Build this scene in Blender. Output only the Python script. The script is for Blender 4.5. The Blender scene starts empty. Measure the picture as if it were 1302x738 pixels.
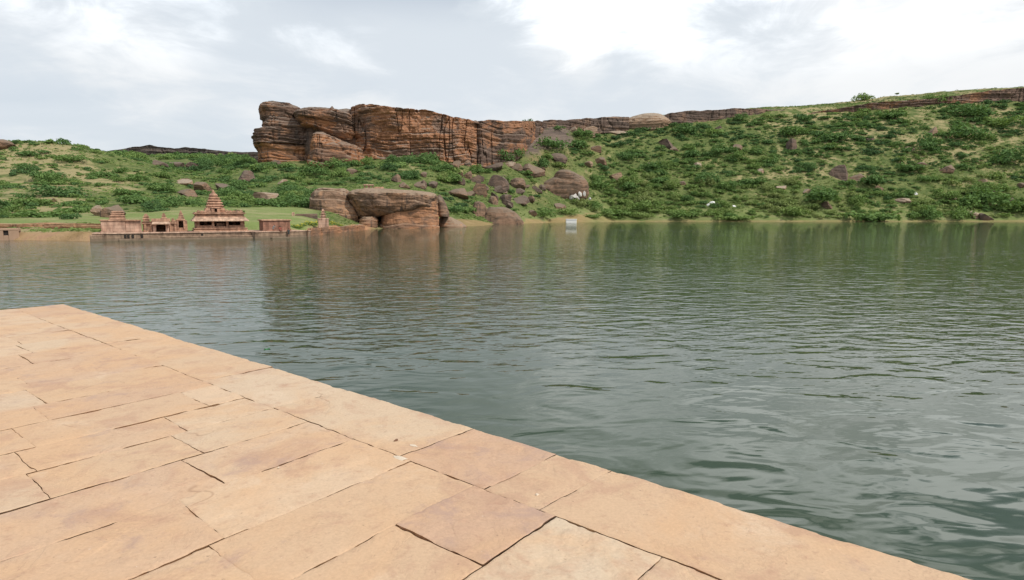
import bpy, bmesh, math, random
import numpy as np
from mathutils import Vector, Matrix

SC = bpy.context.scene
COL = SC.collection
R = math.radians
rnd = random.Random(7)

# ------------------------------------------------------------------ camera
F, CX, CY, HZ = 760.0, 651.0, 369.0, 273.5
EYE = 4.15                      # eye above the lake; the ghat floor is at 2.55
FLOOR = 2.55
TH = math.atan((CY - HZ) / F)
cam_d = bpy.data.cameras.new('camera')
cam = bpy.data.objects.new('camera', cam_d)
COL.objects.link(cam)
cam.location = (0, 0, EYE)
cam.rotation_euler = (R(90) - TH, 0, 0)
cam_d.sensor_width = 36.0
cam_d.lens = F / 1302.0 * 36.0
cam_d.clip_start = 0.1
cam_d.clip_end = 20000
SC.camera = cam

# ------------------------------------------------------------------ world
SUN_DIR = Vector((0.80, -0.42, 0)).normalized()
SUN_EL = R(52)
W = bpy.data.worlds.new('World')
SC.world = W
W.use_nodes = True


class NT:
    """small helper round a node tree"""
    def __init__(s, nt):
        s.nt = nt
        nt.nodes.clear()

    def n(s, typ, **kw):
        nd = s.nt.nodes.new(typ)
        for k, v in kw.items():
            setattr(nd, k, v)
        return nd

    def put(s, sock, v):
        if v is None:
            return
        if hasattr(v, 'is_linked') or isinstance(v, bpy.types.NodeSocket):
            s.nt.links.new(v, sock)
        else:
            if isinstance(v, (tuple, list)) and sock.type == 'RGBA' and len(v) == 3:
                v = (*v, 1)
            sock.default_value = v

    def math(s, op, a, b=None, c=None, clamp=False):
        nd = s.n('ShaderNodeMath', operation=op, use_clamp=clamp)
        s.put(nd.inputs[0], a)
        s.put(nd.inputs[1], b)
        s.put(nd.inputs[2], c)
        return nd.outputs[0]

    def vmath(s, op, a, b=None):
        nd = s.n('ShaderNodeVectorMath', operation=op)
        s.put(nd.inputs[0], a)
        s.put(nd.inputs[1], b)
        return nd.outputs['Value'] if op in ('DOT_PRODUCT', 'LENGTH') else nd.outputs[0]

    def mix(s, f, a, b, mode='MIX'):
        nd = s.n('ShaderNodeMix', data_type='RGBA', blend_type=mode)
        s.put(nd.inputs['Factor'], f)
        s.put(nd.inputs[6], a)
        s.put(nd.inputs[7], b)
        return nd.outputs[2]

    def step(s, v, lo, hi, a=0.0, b=1.0, smooth=True):
        nd = s.n('ShaderNodeMapRange', interpolation_type='SMOOTHSTEP' if smooth else 'LINEAR')
        s.put(nd.inputs[0], v)
        for k, x in zip((1, 2, 3, 4), (lo, hi, a, b)):
            s.put(nd.inputs[k], x)
        return nd.outputs[0]

    def noise(s, vec, scale, detail=4, rough=0.55, dist=0.0, dim='3D'):
        nd = s.n('ShaderNodeTexNoise', noise_dimensions=dim)
        s.put(nd.inputs['Vector'], vec)
        nd.inputs['Scale'].default_value = scale
        nd.inputs['Detail'].default_value = detail
        nd.inputs['Roughness'].default_value = rough
        nd.inputs['Distortion'].default_value = dist
        return nd.outputs[0]

    def scale(s, vec, sx, sy, sz):
        return s.vmath('MULTIPLY', vec, (sx, sy, sz))

    def xyz(s, vec):
        nd = s.n('ShaderNodeSeparateXYZ')
        s.put(nd.inputs[0], vec)
        return nd.outputs

    def comb(s, x, y, z):
        nd = s.n('ShaderNodeCombineXYZ')
        for i, v in enumerate((x, y, z)):
            s.put(nd.inputs[i], v)
        return nd.outputs[0]


def build_world():
    t = NT(W.node_tree)
    g = t.n('ShaderNodeTexCoord').outputs['Generated']
    d = t.vmath('NORMALIZE', g)
    o = t.xyz(d)
    sky = t.n('ShaderNodeTexSky', sky_type='NISHITA')
    sky.sun_disc = False
    sky.sun_elevation = SUN_EL
    sky.sun_rotation = math.atan2(SUN_DIR.x, SUN_DIR.y)
    sky.air_density = 1.0
    sky.dust_density = 2.0
    b1 = t.n('ShaderNodeBackground')
    t.put(b1.inputs[0], sky.outputs[0])
    b1.inputs[1].default_value = 0.11
    den = t.math('ADD', t.math('MAXIMUM', o[2], 0.0), 0.16)
    p = t.comb(t.math('DIVIDE', o[0], den), t.math('DIVIDE', o[1], den), 0.0)
    n1 = t.noise(p, 0.55, 8, 0.56, 0.35)
    n2 = t.noise(t.vmath('ADD', p, (7.3, 2.1, 4.0)), 1.25, 8, 0.55, 0.5)
    n3 = t.noise(t.vmath('ADD', p, (1.7, -3.1, 9.0)), 0.3, 3, 0.5, 0.2)
    # broad brightening of the cloud deck toward the sun's side
    right = t.step(o[0], -0.55, 0.55)
    n4 = t.noise(t.vmath('ADD', p, (2.2, 5.1, 1.0)), 2.7, 7, 0.6, 0.6)
    puff = t.math('ADD', t.math('ADD', t.math('MULTIPLY', n1, 0.42), t.math('MULTIPLY', n2, 0.38)), t.math('MULTIPLY', n4, 0.30))

    def blob(px, py, r, amt):
        dx, dy = (px - CX) / F, -(py - CY) / F
        v = Vector((dx, math.cos(TH) + dy * math.sin(TH), -math.sin(TH) + dy * math.cos(TH))).normalized()
        dt = t.vmath('DOT_PRODUCT', d, (v.x, v.y, v.z))
        return t.math('MULTIPLY', t.step(dt, math.cos(r), 1.0), amt)
    puff = t.math('ADD', puff, t.math('MULTIPLY', t.math('SUBTRACT', right, 0.5), 0.07))
    for b in ((670, 45, 0.11, 0.07), (745, 80, 0.05, 0.08), (100, 10, 0.20, 0.10), (1290, 30, 0.45, 0.09),
              (590, 85, 0.16, -0.13), (760, 118, 0.14, -0.07), (350, 40, 0.22, -0.03), (60, 100, 0.30, -0.05), (960, 100, 0.14, -0.08)):
        puff = t.math('ADD', puff, blob(*b))
    puff = t.math('SUBTRACT', puff, t.step(o[2], .17, .42, 0.0, .085))
    br = t.step(puff, 0.43, 0.67)
    ccol = t.mix(br, (0.74, 0.80, 0.86), (0.94, 0.955, 0.965))
    b2 = t.n('ShaderNodeBackground')
    t.put(b2.inputs[0], ccol)
    # thin bright cloud overhead, toward the sun
    t.put(b2.inputs[1], t.math('ADD', 1.0, t.math('MULTIPLY', t.math('MULTIPLY', br, t.step(t.math('ADD', n4, n2), .82, 1.12, .15, 1.25)), t.step(o[2], .17, .42, 0.0, 1.35))))
    cov = t.step(t.math('ADD', n3, t.math('MULTIPLY', n2, 0.5)), 0.42, 0.82, 0.72, 0.97)
    # breaks of blue between the clouds higher up
    hole = t.math('MULTIPLY', t.step(t.math('ADD', n1, t.math('MULTIPLY', n2, .6)), .745, .805, 1.0, 0.0), t.step(o[2], .27, .42, 0.0, .92))
    cov = t.math('MULTIPLY', cov, t.math('SUBTRACT', 1.0, hole))
    mx = t.n('ShaderNodeMixShader')
    t.put(mx.inputs[0], cov)
    t.put(mx.inputs[1], b1.outputs[0])
    t.put(mx.inputs[2], b2.outputs[0])
    out = t.n('ShaderNodeOutputWorld')
    t.put(out.inputs[0], mx.outputs[0])


build_world()

# ------------------------------------------------------------------ sun, exposure
sl = bpy.data.lights.new('sun', 'SUN')
sl.energy = 3.1
sl.angle = R(0.6)
sl.color = (1.0, 0.94, 0.85)
so = bpy.data.objects.new('sun', sl)
COL.objects.link(so)
sd = Vector((SUN_DIR.x * math.cos(SUN_EL), SUN_DIR.y * math.cos(SUN_EL), math.sin(SUN_EL)))
so.rotation_euler = sd.to_track_quat('Z', 'Y').to_euler()
so.location = (30, -20, 60)
SC.view_settings.view_transform = 'Standard'
SC.view_settings.look = 'None'
SC.view_settings.exposure = 0.0
SC.view_settings.gamma = 1.0
SC.view_settings.use_curve_mapping = False
SC.cycles.max_bounces = 6
SC.cycles.diffuse_bounces = 3
SC.cycles.glossy_bounces = 3
SC.cycles.use_denoising = True


# ------------------------------------------------------------------ geometry helpers
def ray(px, py):
    dx, dy = (px - CX) / F, -(py - CY) / F
    return np.array([dx, math.cos(TH) + dy * math.sin(TH), -math.sin(TH) + dy * math.cos(TH)])


def P(px, py, Y):
    d = ray(px, py)
    q = d * (Y / d[1])
    q[2] += EYE
    return q


def zat(py, Y, px=651):
    return P(px, py, Y)[2]


def Wt(px, py, z=0.0):
    d = ray(px, py)
    q = d * ((z - EYE) / d[2])
    q[2] = z
    return q


def _hash(ix, iy, iz, seed):
    h = (ix * 374761393 + iy * 668265263 + iz * 1274126177 + seed * 974711) & 0xffffffff
    h = ((h ^ (h >> 13)) * 1274126177) & 0xffffffff
    h = ((h ^ (h >> 16)) * 2246822519) & 0xffffffff
    h = h ^ (h >> 15)
    return (h & 0xffffff) / float(0xffffff) * 2 - 1


def vnoise(p, seed=0):
    p = np.asarray(p, float)
    i = np.floor(p).astype(np.int64)
    f = p - i
    u = f * f * f * (f * (f * 6 - 15) + 10)
    r = 0
    for a in (0, 1):
        wx = u[:, 0] if a else 1 - u[:, 0]
        for b in (0, 1):
            wy = u[:, 1] if b else 1 - u[:, 1]
            for c in (0, 1):
                wz = u[:, 2] if c else 1 - u[:, 2]
                r = r + wx * wy * wz * _hash(i[:, 0] + a, i[:, 1] + b, i[:, 2] + c, seed)
    return r


def fbm(p, octv=4, seed=0, gain=0.5):
    p = np.asarray(p, float)
    r, a, s = 0, 1.0, 0
    for k in range(octv):
        r = r + a * vnoise(p * (2.03 ** k) + 17.3 * k, seed + k)
        s += a
        a *= gain
    return r / s


def rh(k, seed=0):
    k = np.asarray(k).astype(np.int64)
    return _hash(k, k * 0 + 3, k * 0 + 11, seed)


def lerp_cols(xs, ys, x):
    return np.interp(x, xs, ys)


def mesh_obj(name, verts, faces, mat=None, parent=None, loc=None, smooth=True, rotz=None):
    me = bpy.data.meshes.new(name)
    verts = np.asarray(verts, float)
    if loc is not None:
        verts = verts - np.asarray(loc)
    if isinstance(faces, np.ndarray):
        nv, nf, k = len(verts), len(faces), faces.shape[1]
        me.vertices.add(nv)
        me.vertices.foreach_set('co', verts.astype(np.float32).ravel())
        me.loops.add(nf * k)
        me.loops.foreach_set('vertex_index', faces.astype(np.int32).ravel())
        me.polygons.add(nf)
        me.polygons.foreach_set('loop_start', np.arange(0, nf * k, k, dtype=np.int32))
        me.polygons.foreach_set('loop_total', np.full(nf, k, dtype=np.int32))
        me.update(calc_edges=True)
    else:
        me.from_pydata([tuple(v) for v in verts], [], faces)
    if smooth:
        me.polygons.foreach_set('use_smooth', np.ones(len(me.polygons), dtype=bool))
    me.update()
    me.validate()
    if mat:
        me.materials.append(mat)
    o = bpy.data.objects.new(name, me)
    COL.objects.link(o)
    if loc is not None:
        o.location = loc
    if rotz is not None:
        o.rotation_euler = (0, 0, rotz)
    if parent:
        o.parent = parent
    return o


def tag(o, label=None, cat=None, group=None, kind=None):
    if label:
        o['label'] = label
    if cat:
        o['category'] = cat
    if group:
        o['group'] = group
    if kind:
        o['kind'] = kind
    return o


def empty(name, loc=(0, 0, 0), rotz=0):
    o = bpy.data.objects.new(name, None)
    COL.objects.link(o)
    o.location = loc
    o.rotation_euler = (0, 0, rotz)
    o.empty_display_size = 0.3
    return o


class MB:
    """collects boxes and prisms into ONE mesh"""
    def __init__(s):
        s.v, s.f = [], []

    def add(s, v, f):
        k = len(s.v)
        s.v += [tuple(a) for a in v]
        s.f += [tuple(i + k for i in q) for q in f]
        return s

    def box(s, x0, x1, y0, y1, z0, z1, tx=0.0, ty=0.0, j=0.0):
        """tx, ty: how much the top is drawn in on every side; j: how far corners wander (worn masonry)"""
        v = [(x0, y0, z0), (x1, y0, z0), (x1, y1, z0), (x0, y1, z0),
             (x0 + tx, y0 + ty, z1), (x1 - tx, y0 + ty, z1), (x1 - tx, y1 - ty, z1), (x0 + tx, y1 - ty, z1)]
        if j:
            v = [tuple(c + rnd.uniform(-j, j) for c in p) for p in v]
        return s.add(v, [(0, 3, 2, 1), (4, 5, 6, 7), (0, 1, 5, 4), (1, 2, 6, 5), (2, 3, 7, 6), (3, 0, 4, 7)])

    def build(s, name, mat, parent=None, bevel=0.03, loc=None, rotz=None, smooth=False):
        o = mesh_obj(name, s.v, s.f, mat, parent, loc, smooth, rotz)
        if bevel:
            bm = bmesh.new()
            bm.from_mesh(o.data)
            try:
                bmesh.ops.bevel(bm, geom=list(bm.edges), offset=bevel, offset_type='OFFSET', segments=1, affect='EDGES', clamp_overlap=True)
            except Exception:
                pass
            bm.to_mesh(o.data)
            bm.free()
        return o


def grid_faces(nu, nv, wrap=False):
    i = np.arange(nu - 1)[:, None]
    m = nv if wrap else nv - 1
    j = np.arange(m)[None, :]
    j2 = (j + 1) % nv
    return np.stack([i * nv + j, i * nv + j2, (i + 1) * nv + j2, (i + 1) * nv + j], -1).reshape(-1, 4)


# ------------------------------------------------------------------ materials
def material(name):
    m = bpy.data.materials.new(name)
    m.use_nodes = True
    return m, NT(m.node_tree)


def finish(t, col, rough=0.9, bump=None, bstr=0.5, bdist=0.1, spec=0.3, normal=None):
    b = t.n('ShaderNodeBsdfPrincipled')
    t.put(b.inputs['Base Color'], col)
    t.put(b.inputs['Roughness'], rough)
    b.inputs['Specular IOR Level'].default_value = spec
    if bump is not None:
        bp = t.n('ShaderNodeBump')
        bp.inputs['Strength'].default_value = bstr
        bp.inputs['Distance'].default_value = bdist
        t.put(bp.inputs['Height'], bump)
        t.put(b.inputs['Normal'], bp.outputs[0])
    out = t.n('ShaderNodeOutputMaterial')
    t.put(out.inputs[0], b.outputs[0])
    return b


def mat_rock(name, fresh, weather, top, dark=(0.072, 0.056, 0.047), fresh_amt=0.5, dark_amt=0.5, band=0.8, sz=1.0, streak=1.0, bandc=1.0):
    """layered sandstone: bands, fresh orange faces, brown weathering, black water streaks, pale tops. sz scales pattern size."""
    m, t = material(name)
    g = t.n('ShaderNodeNewGeometry')
    pos = g.outputs['Position']
    nz = t.xyz(g.outputs['Normal'])[2]
    wob = t.noise(t.scale(pos, .04 / sz, .04 / sz, .04 / sz), 1.0, 3)
    zz = t.math('ADD', t.xyz(pos)[2], t.math('MULTIPLY', wob, 9.0 * sz))
    bandv = t.comb(t.math('MULTIPLY', t.xyz(pos)[0], .02 / sz), t.math('MULTIPLY', t.xyz(pos)[1], .02 / sz), t.math('MULTIPLY', zz, band / sz))
    bands = t.noise(bandv, 1.0, 5, 0.62)
    big = t.noise(t.scale(pos, .055 / sz, .055 / sz, .09 / sz), 1.0, 5, 0.6, 0.6)
    f_or = t.step(t.math('ADD', big, t.math('MULTIPLY', bands, .35)), 0.80 - fresh_amt * .42, 0.92 - fresh_amt * .42)
    c = t.mix(f_or, weather, fresh)
    c = t.mix(t.step(bands, .35, .68, 1 - bandc, 1.0), t.mix(1.0, c, (.62, .56, .52), 'MULTIPLY'), c)
    c = t.mix(t.step(bands, .56, .72, 0, .35), c, t.mix(.5, c, (.42, .27, .17)))
    st = t.noise(t.scale(pos, .42 / sz, .42 / sz, .035 / sz), 1.0, 4, 0.6, 0.3)
    stm = t.noise(t.scale(pos, .06 / sz, .06 / sz, .05 / sz), 1.0, 3)
    f_dk = t.math('MULTIPLY', t.step(st, .52, .66), t.step(stm, .62 - dark_amt * .3, .72 - dark_amt * .3))
    c = t.mix(t.math('MULTIPLY', f_dk, .85 * streak), c, dark)
    pat = t.noise(t.scale(pos, .13 / sz, .13 / sz, .2 / sz), 1.0, 6, .65, .8)
    c = t.mix(t.math('MULTIPLY', t.step(pat, .64 - .2 * dark_amt, .76 - .2 * dark_amt), .5), c, dark)
    fine = t.noise(pos, 1.3 / sz, 6, .65)
    c = t.mix(1.0, c, t.mix(fine, (.72, .72, .72), (1.25, 1.22, 1.2)), 'MULTIPLY')
    ft = t.math('MULTIPLY', t.step(nz, .35, .8), t.step(fine, .25, .5, .55, 1.0))
    c = t.mix(ft, c, t.mix(t.noise(pos, .5 / sz, 4), top, tuple(x * .6 for x in top)))
    h = t.math('ADD', t.math('MULTIPLY', bands, .8 * bandc), t.math('MULTIPLY', t.noise(pos, .6 / sz, 8, .65), .8))
    finish(t, c, .92, h, .75, 1.2 * sz, .2)
    return m


M = {}
M['cliff'] = mat_rock('cliff_sandstone', (.48, .235, .12), (.265, .17, .122), (.28, .21, .16), fresh_amt=.5, dark_amt=.5)
M['cliff_orange'] = mat_rock('cliff_fresh_sandstone', (.46, .235, .13), (.25, .165, .122), (.26, .205, .16), fresh_amt=.56, dark_amt=.5, streak=.55)
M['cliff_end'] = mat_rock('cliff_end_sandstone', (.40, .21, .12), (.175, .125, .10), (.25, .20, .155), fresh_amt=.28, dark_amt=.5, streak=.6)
M['cliff_dark'] = mat_rock('cliff_dark_sandstone', (.40, .215, .125), (.205, .14, .108), (.25, .20, .16), fresh_amt=.3, dark_amt=.55)
M['ledge'] = mat_rock('ledge_sandstone', (.27, .18, .13), (.165, .125, .105), (.27, .22, .17), fresh_amt=.35, dark_amt=.5)
M['pale_rock'] = mat_rock('pale_sandstone', (.40, .28, .19), (.33, .24, .175), (.40, .32, .24), fresh_amt=.5, dark_amt=.15, sz=.6)
M['shore_rock'] = mat_rock('shore_sandstone', (.38, .22, .13), (.265, .17, .115), (.34, .25, .175), dark=(.06, .048, .04), fresh_amt=.4, dark_amt=.85, sz=.5, bandc=.35)
M['shore_base'] = mat_rock('shore_base_sandstone', (.45, .235, .13), (.31, .19, .125), (.33, .24, .165), fresh_amt=.5, dark_amt=.5, sz=.4, bandc=.7)
M['boulder'] = mat_rock('boulder_sandstone', (.26, .165, .11), (.165, .116, .084), (.235, .178, .128), fresh_amt=.45, dark_amt=.5, sz=.35, bandc=.35)
M['boulder_dark'] = mat_rock('boulder_brown', (.185, .128, .098), (.12, .090, .072), (.195, .15, .115), fresh_amt=.4, dark_amt=.5, sz=.35, bandc=.35)
M['earth'] = mat_rock('orange_earth', (.52, .30, .17), (.40, .22, .125), (.40, .29, .17), dark=(.20, .12, .08), fresh_amt=.6, dark_amt=.45, sz=.25, bandc=.5)
M['far_ridge'] = mat_rock('far_ridge_rock', (.135, .11, .098), (.10, .088, .082), (.125, .12, .095), fresh_amt=.4, dark_amt=.5, sz=1.6)


def mat_masonry(name, c1, c2, mortar, bw=1.1, bh=.42, stain=.4, low=None, rot=0.0):
    m, t = material(name)
    g = t.n('ShaderNodeNewGeometry')
    pos, nrm = g.outputs['Position'], g.outputs['Normal']
    o = t.xyz(pos)
    # run the courses along the wall: along-facade on faces that look out, inward on the flanks
    a = t.math('ADD', t.math('MULTIPLY', o[0], math.cos(rot)), t.math('MULTIPLY', o[1], math.sin(rot)))
    b = t.math('ADD', t.math('MULTIPLY', o[0], -math.sin(rot)), t.math('MULTIPLY', o[1], math.cos(rot)))
    no = t.xyz(nrm)
    fl = t.math('ABSOLUTE', t.math('ADD', t.math('MULTIPLY', no[0], math.cos(rot)), t.math('MULTIPLY', no[1], math.sin(rot))))
    s = t.math('ADD', t.math('MULTIPLY', a, t.math('LESS_THAN', fl, .6)), t.math('MULTIPLY', b, t.math('GREATER_THAN', fl, .6)))
    wob = t.math('MULTIPLY', t.noise(pos, .8, 2), .25)
    v = t.comb(t.math('ADD', s, wob), t.math('ADD', o[2], t.math('MULTIPLY', wob, .4)), 0.0)
    br = t.n('ShaderNodeTexBrick', offset=.43)
    t.put(br.inputs['Vector'], v)
    t.put(br.inputs['Color1'], c1)
    t.put(br.inputs['Color2'], c2)
    t.put(br.inputs['Mortar'], mortar)
    br.inputs['Scale'].default_value = 1.0
    br.inputs['Mortar Size'].default_value = .018
    br.inputs['Mortar Smooth'].default_value = .6
    br.inputs['Bias'].default_value = .1
    br.inputs['Brick Width'].default_value = bw
    br.inputs['Row Height'].default_value = bh
    c = br.outputs[0]
    n1 = t.noise(pos, .7, 6, .65, .4)
    c = t.mix(t.math('MULTIPLY', t.step(n1, .48, .68), stain), c, (.12, .085, .065))
    n2 = t.noise(t.scale(pos, 1.6, 1.6, .35), 1.0, 5, .6)
    c = t.mix(1.0, c, t.mix(t.step(n2, .25, .75), (.58, .55, .53), (1.36, 1.33, 1.28)), 'MULTIPLY')
    if low is not None:      # tide stain: the stones near the water are dark and algae grey
        c = t.mix(t.math('MULTIPLY', t.step(t.math('ADD', o[2], t.math('MULTIPLY', n1, .8)), .35, 1.2, 1, 0), .8), c, low)
    h = t.math('ADD', br.outputs['Fac'], t.math('MULTIPLY', t.noise(pos, 3.0, 6, .65), -1.2))
    finish(t, c, .92, h, .5, -.05, .2)
    return m


YAW = R(30)
M['temple'] = mat_masonry('temple_sandstone', (.48, .30, .21), (.39, .235, .16), (.15, .10, .075), 1.3, .45, .65, rot=YAW)
M['temple_pale'] = mat_masonry('pale_wall_sandstone', (.50, .35, .27), (.42, .27, .20), (.25, .17, .13), 1.6, .5, .3, rot=YAW)
M['temple_red'] = mat_masonry('red_block_masonry', (.34, .18, .125), (.27, .145, .105), (.15, .09, .07), .8, .3, .35, rot=YAW)
M['temple_eave'] = mat_masonry('eave_sandstone', (.47, .335, .245), (.44, .30, .22), (.3, .2, .15), 2.2, .9, .35, rot=YAW)
M['ghat_wall'] = mat_masonry('embankment_blocks', (.34, .245, .175), (.27, .185, .13), (.10, .08, .065), 1.0, .4, .55, low=(.17, .135, .095), rot=YAW)
M['ghat_top'] = mat_masonry('embankment_coping', (.47, .33, .25), (.42, .28, .21), (.25, .17, .13), 1.4, .6, .2, rot=YAW)


def flat_mat(name, col, var=.25, sc=3.0, rough=.85, bump=.3):
    m, t = material(name)
    g = t.n('ShaderNodeTexCoord').outputs['Object']
    n = t.noise(g, sc, 5, .6)
    c = t.mix(n, tuple(x * (1 - var) for x in col), tuple(min(1, x * (1 + var)) for x in col))
    finish(t, c, rough, n, bump, .02)
    return m


M['white'] = flat_mat('whitewash', (.74, .73, .70), .12, 1.5)
M['white_stone'] = flat_mat('weathered_whitewash', (.55, .52, .48), .25, 1.0)
M['skin'] = flat_mat('skin', (.20, .11, .07), .1)
M['hair'] = flat_mat('hair', (.015, .012, .01), .2)
M['cloth_grey'] = flat_mat('grey_cloth', (.30, .29, .28), .15)
M['cloth_red'] = flat_mat('maroon_cloth', (.26, .075, .05), .15)
M['cloth_dark'] = flat_mat('dark_cloth', (.045, .05, .05), .2)
M['dark_void'] = flat_mat('opening_shade', (.03, .024, .02), .3)  # near-black colour stands in for the shade inside openings
M['post'] = flat_mat('pale_post', (.50, .45, .38), .15)
M['bark'] = flat_mat('bark', (.13, .10, .075), .3, 4)
M['leaf_green'] = flat_mat('wet_leaf', (.05, .28, .07), .25, 8, .5)
M['chip'] = flat_mat('stone_chip', (.62, .52, .40), .2, 20)
M['pebble'] = flat_mat('brown_pebble', (.16, .085, .05), .2, 20)


def mat_leaf(name, mode, hue=None):
    """mode OBJECT reads the plant's own tint, GEOMETRY the merged shrubbery's"""
    m, t = material(name)
    at = t.n('ShaderNodeAttribute', attribute_type=mode, attribute_name='tint')
    f = at.outputs['Fac']
    cr = t.n('ShaderNodeValToRGB')
    e = cr.color_ramp.elements
    stops = [(0, (.088, .155, .072)), (.25, (.115, .198, .080)), (.5, (.148, .238, .084)), (.75, (.205, .288, .098)), (1.0, (.255, .305, .125))]
    e[0].position, e[0].color = 0, (*stops[0][1], 1)
    e[1].position, e[1].color = 1, (*stops[-1][1], 1)
    for p, c in stops[1:-1]:
        q = e.new(p)
        q.color = (*c, 1)
    t.put(cr.inputs[0], f)
    g = t.n('ShaderNodeNewGeometry')
    n = t.noise(g.outputs['Position'], .9, 3, .6)
    c = t.mix(1.0, cr.outputs[0], t.mix(n, (.65, .68, .65), (1.35, 1.32, 1.25)), 'MULTIPLY')
    d = t.n('ShaderNodeBsdfDiffuse')
    t.put(d.inputs[0], c)
    tr = t.n('ShaderNodeBsdfTranslucent')
    t.put(tr.inputs[0], t.mix(1.0, c, (1.0, 1.05, .6), 'MULTIPLY'))
    mx = t.n('ShaderNodeMixShader')
    mx.inputs[0].default_value = .28
    t.put(mx.inputs[1], d.outputs[0])
    t.put(mx.inputs[2], tr.outputs[0])
    out = t.n('ShaderNodeOutputMaterial')
    t.put(out.inputs[0], mx.outputs[0])
    return m


M['leaf'] = mat_leaf('shrub_leaves', 'OBJECT')
M['leaf_stuff'] = mat_leaf('shrubbery_leaves', 'GEOMETRY')
M['blossom'] = flat_mat('yellow_blossom', (.62, .50, .04), .2, 6)


def mat_ground():
    m, t = material('hill_ground')
    g = t.n('ShaderNodeNewGeometry')
    pos = g.outputs['Position']
    nz = t.xyz(g.outputs['Normal'])[2]

    def attr(nm):
        return t.n('ShaderNodeAttribute', attribute_type='GEOMETRY', attribute_name=nm).outputs['Fac']
    lawn, soil, dry, rock = attr('lawn'), attr('soil'), attr('dry'), attr('rock')
    a = t.noise(pos, .045, 6, .62, .6)
    b = t.noise(pos, .16, 6, .65, .4)
    f = t.noise(pos, .9, 6, .7)
    grass = t.mix(t.step(b, .35, .65), (.088, .122, .036), (.172, .190, .068))
    grass = t.mix(t.step(f, .42, .66, 0, .7), grass, (.06, .092, .032))
    straw = t.mix(f, (.25, .222, .105), (.35, .29, .155))
    df = t.step(t.math('ADD', t.math('ADD', t.math('MULTIPLY', a, .7), t.math('MULTIPLY', b, .55)), t.math('MULTIPLY', dry, .42)), .70, .87)
    c = t.mix(df, grass, straw)
    rk = t.noise(t.vmath('ADD', pos, (31., 7., 3.)), .12, 6, .7, .5)
    c = t.mix(t.step(t.math('ADD', rk, t.math('MULTIPLY', dry, .06)), .62, .72, 0, .8), c, t.mix(f, (.20, .135, .095), (.36, .25, .175)))
    lc = t.mix(t.noise(pos, .35, 5, .65), (.135, .19, .055), (.225, .265, .095))
    lc = t.mix(t.step(t.noise(t.scale(pos, .08, .22, .1), 1.0, 6, .7), .46, .62, 0, .75), lc, (.31, .28, .145))
    c = t.mix(lawn, c, lc)
    sc_ = t.mix(b, (.37, .19, .10), (.47, .275, .16))
    sc_ = t.mix(t.step(f, .5, .7, 0, .6), sc_, (.30, .17, .10))
    c = t.mix(soil, c, sc_)
    # bare earth where the ground breaks off steeply
    c = t.mix(t.math('MULTIPLY', t.step(nz, .80, .55), .75), c, t.mix(f, (.30, .185, .12), (.42, .26, .16)))
    bd = t.noise(t.scale(pos, .05, .05, .7), 1.0, 5, .65, .6)
    c = t.mix(rock, c, t.mix(t.step(bd, .35, .65), (.10, .078, .066), t.mix(f, (.15, .115, .092), (.25, .19, .145))))
    h = t.math('ADD', t.math('MULTIPLY', b, 1.5), f)
    finish(t, c, .95, h, .8, .6, .1)
    return m


M['ground'] = mat_ground()


def mat_water():
    m, t = material('lake_water')
    pos = t.n('ShaderNodeNewGeometry').outputs['Position']
    o = t.xyz(pos)
    dist = t.math('SQRT', t.math('ADD', t.math('MULTIPLY', o[0], o[0]), t.math('MULTIPLY', o[1], o[1])))
    patch = t.noise(t.scale(pos, .020, .035, 0), 1.0, 3, .5)
    # sheltered and slack beside the ghat, wind-rippled out on the lake
    open_ = t.step(t.math('ADD', o[1], t.math('MULTIPLY', o[0], .25)), 8.0, 24.0, .10, 1.0)
    amp = t.math('MULTIPLY', open_, t.step(patch, .30, .62, .55, 1.0))
    amp = t.math('MULTIPLY', amp, t.step(o[1], 40.0, 160.0, 1.0, 1.5))     # the far side lies in the lee of the hill
    rot = t.n('ShaderNodeMapping')
    t.put(rot.inputs[0], pos)
    rot.inputs['Rotation'].default_value = (0, 0, R(-9))
    q = rot.outputs[0]
    w1 = t.noise(t.scale(q, .85, 2.1, 0), 1.0, 2, .45, .35)
    w2 = t.noise(t.scale(q, 2.4, 5.0, 0), 1.0, 2, .5, .3)
    w3 = t.noise(t.scale(q, .16, .42, 0), 1.0, 2, .5, .3)
    slack = t.noise(t.scale(pos, .50, .85, 0), 1.0, 1.5, .4, 1.1)
    h = t.math('ADD', t.math('MULTIPLY', w1, t.math('MULTIPLY', amp, .036)), t.math('MULTIPLY', w2, t.math('MULTIPLY', amp, .013)))
    h = t.math('ADD', h, t.math('MULTIPLY', w3, t.math('MULTIPLY', amp, .030)))
    h = t.math('ADD', h, t.math('MULTIPLY', t.noise(q, 1.1, 2, .5), t.math('MULTIPLY', amp, .013)))
    h = t.math('ADD', h, t.math('MULTIPLY', slack, .055))
    h = t.math('ADD', h, t.math('MULTIPLY', t.noise(t.scale(q, 1.1, 2.0, 0), 1.0, 1.5, .45, .8), .011))
    bp = t.n('ShaderNodeBump')
    bp.inputs['Strength'].default_value = 1.0
    bp.inputs['Distance'].default_value = 1.0
    t.put(bp.inputs['Height'], h)
    murk = t.mix(t.noise(t.scale(pos, .03, .03, 0), 1.0, 3), (.036, .056, .032), (.047, .066, .034))
    b = t.n('ShaderNodeBsdfPrincipled')
    t.put(b.inputs['Base Color'], murk)
    b.inputs['Roughness'].default_value = .02
    b.inputs['IOR'].default_value = 1.333
    t.put(b.inputs['Normal'], bp.outputs[0])
    out = t.n('ShaderNodeOutputMaterial')
    t.put(out.inputs[0], b.outputs[0])
    return m


M['water'] = mat_water()


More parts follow.
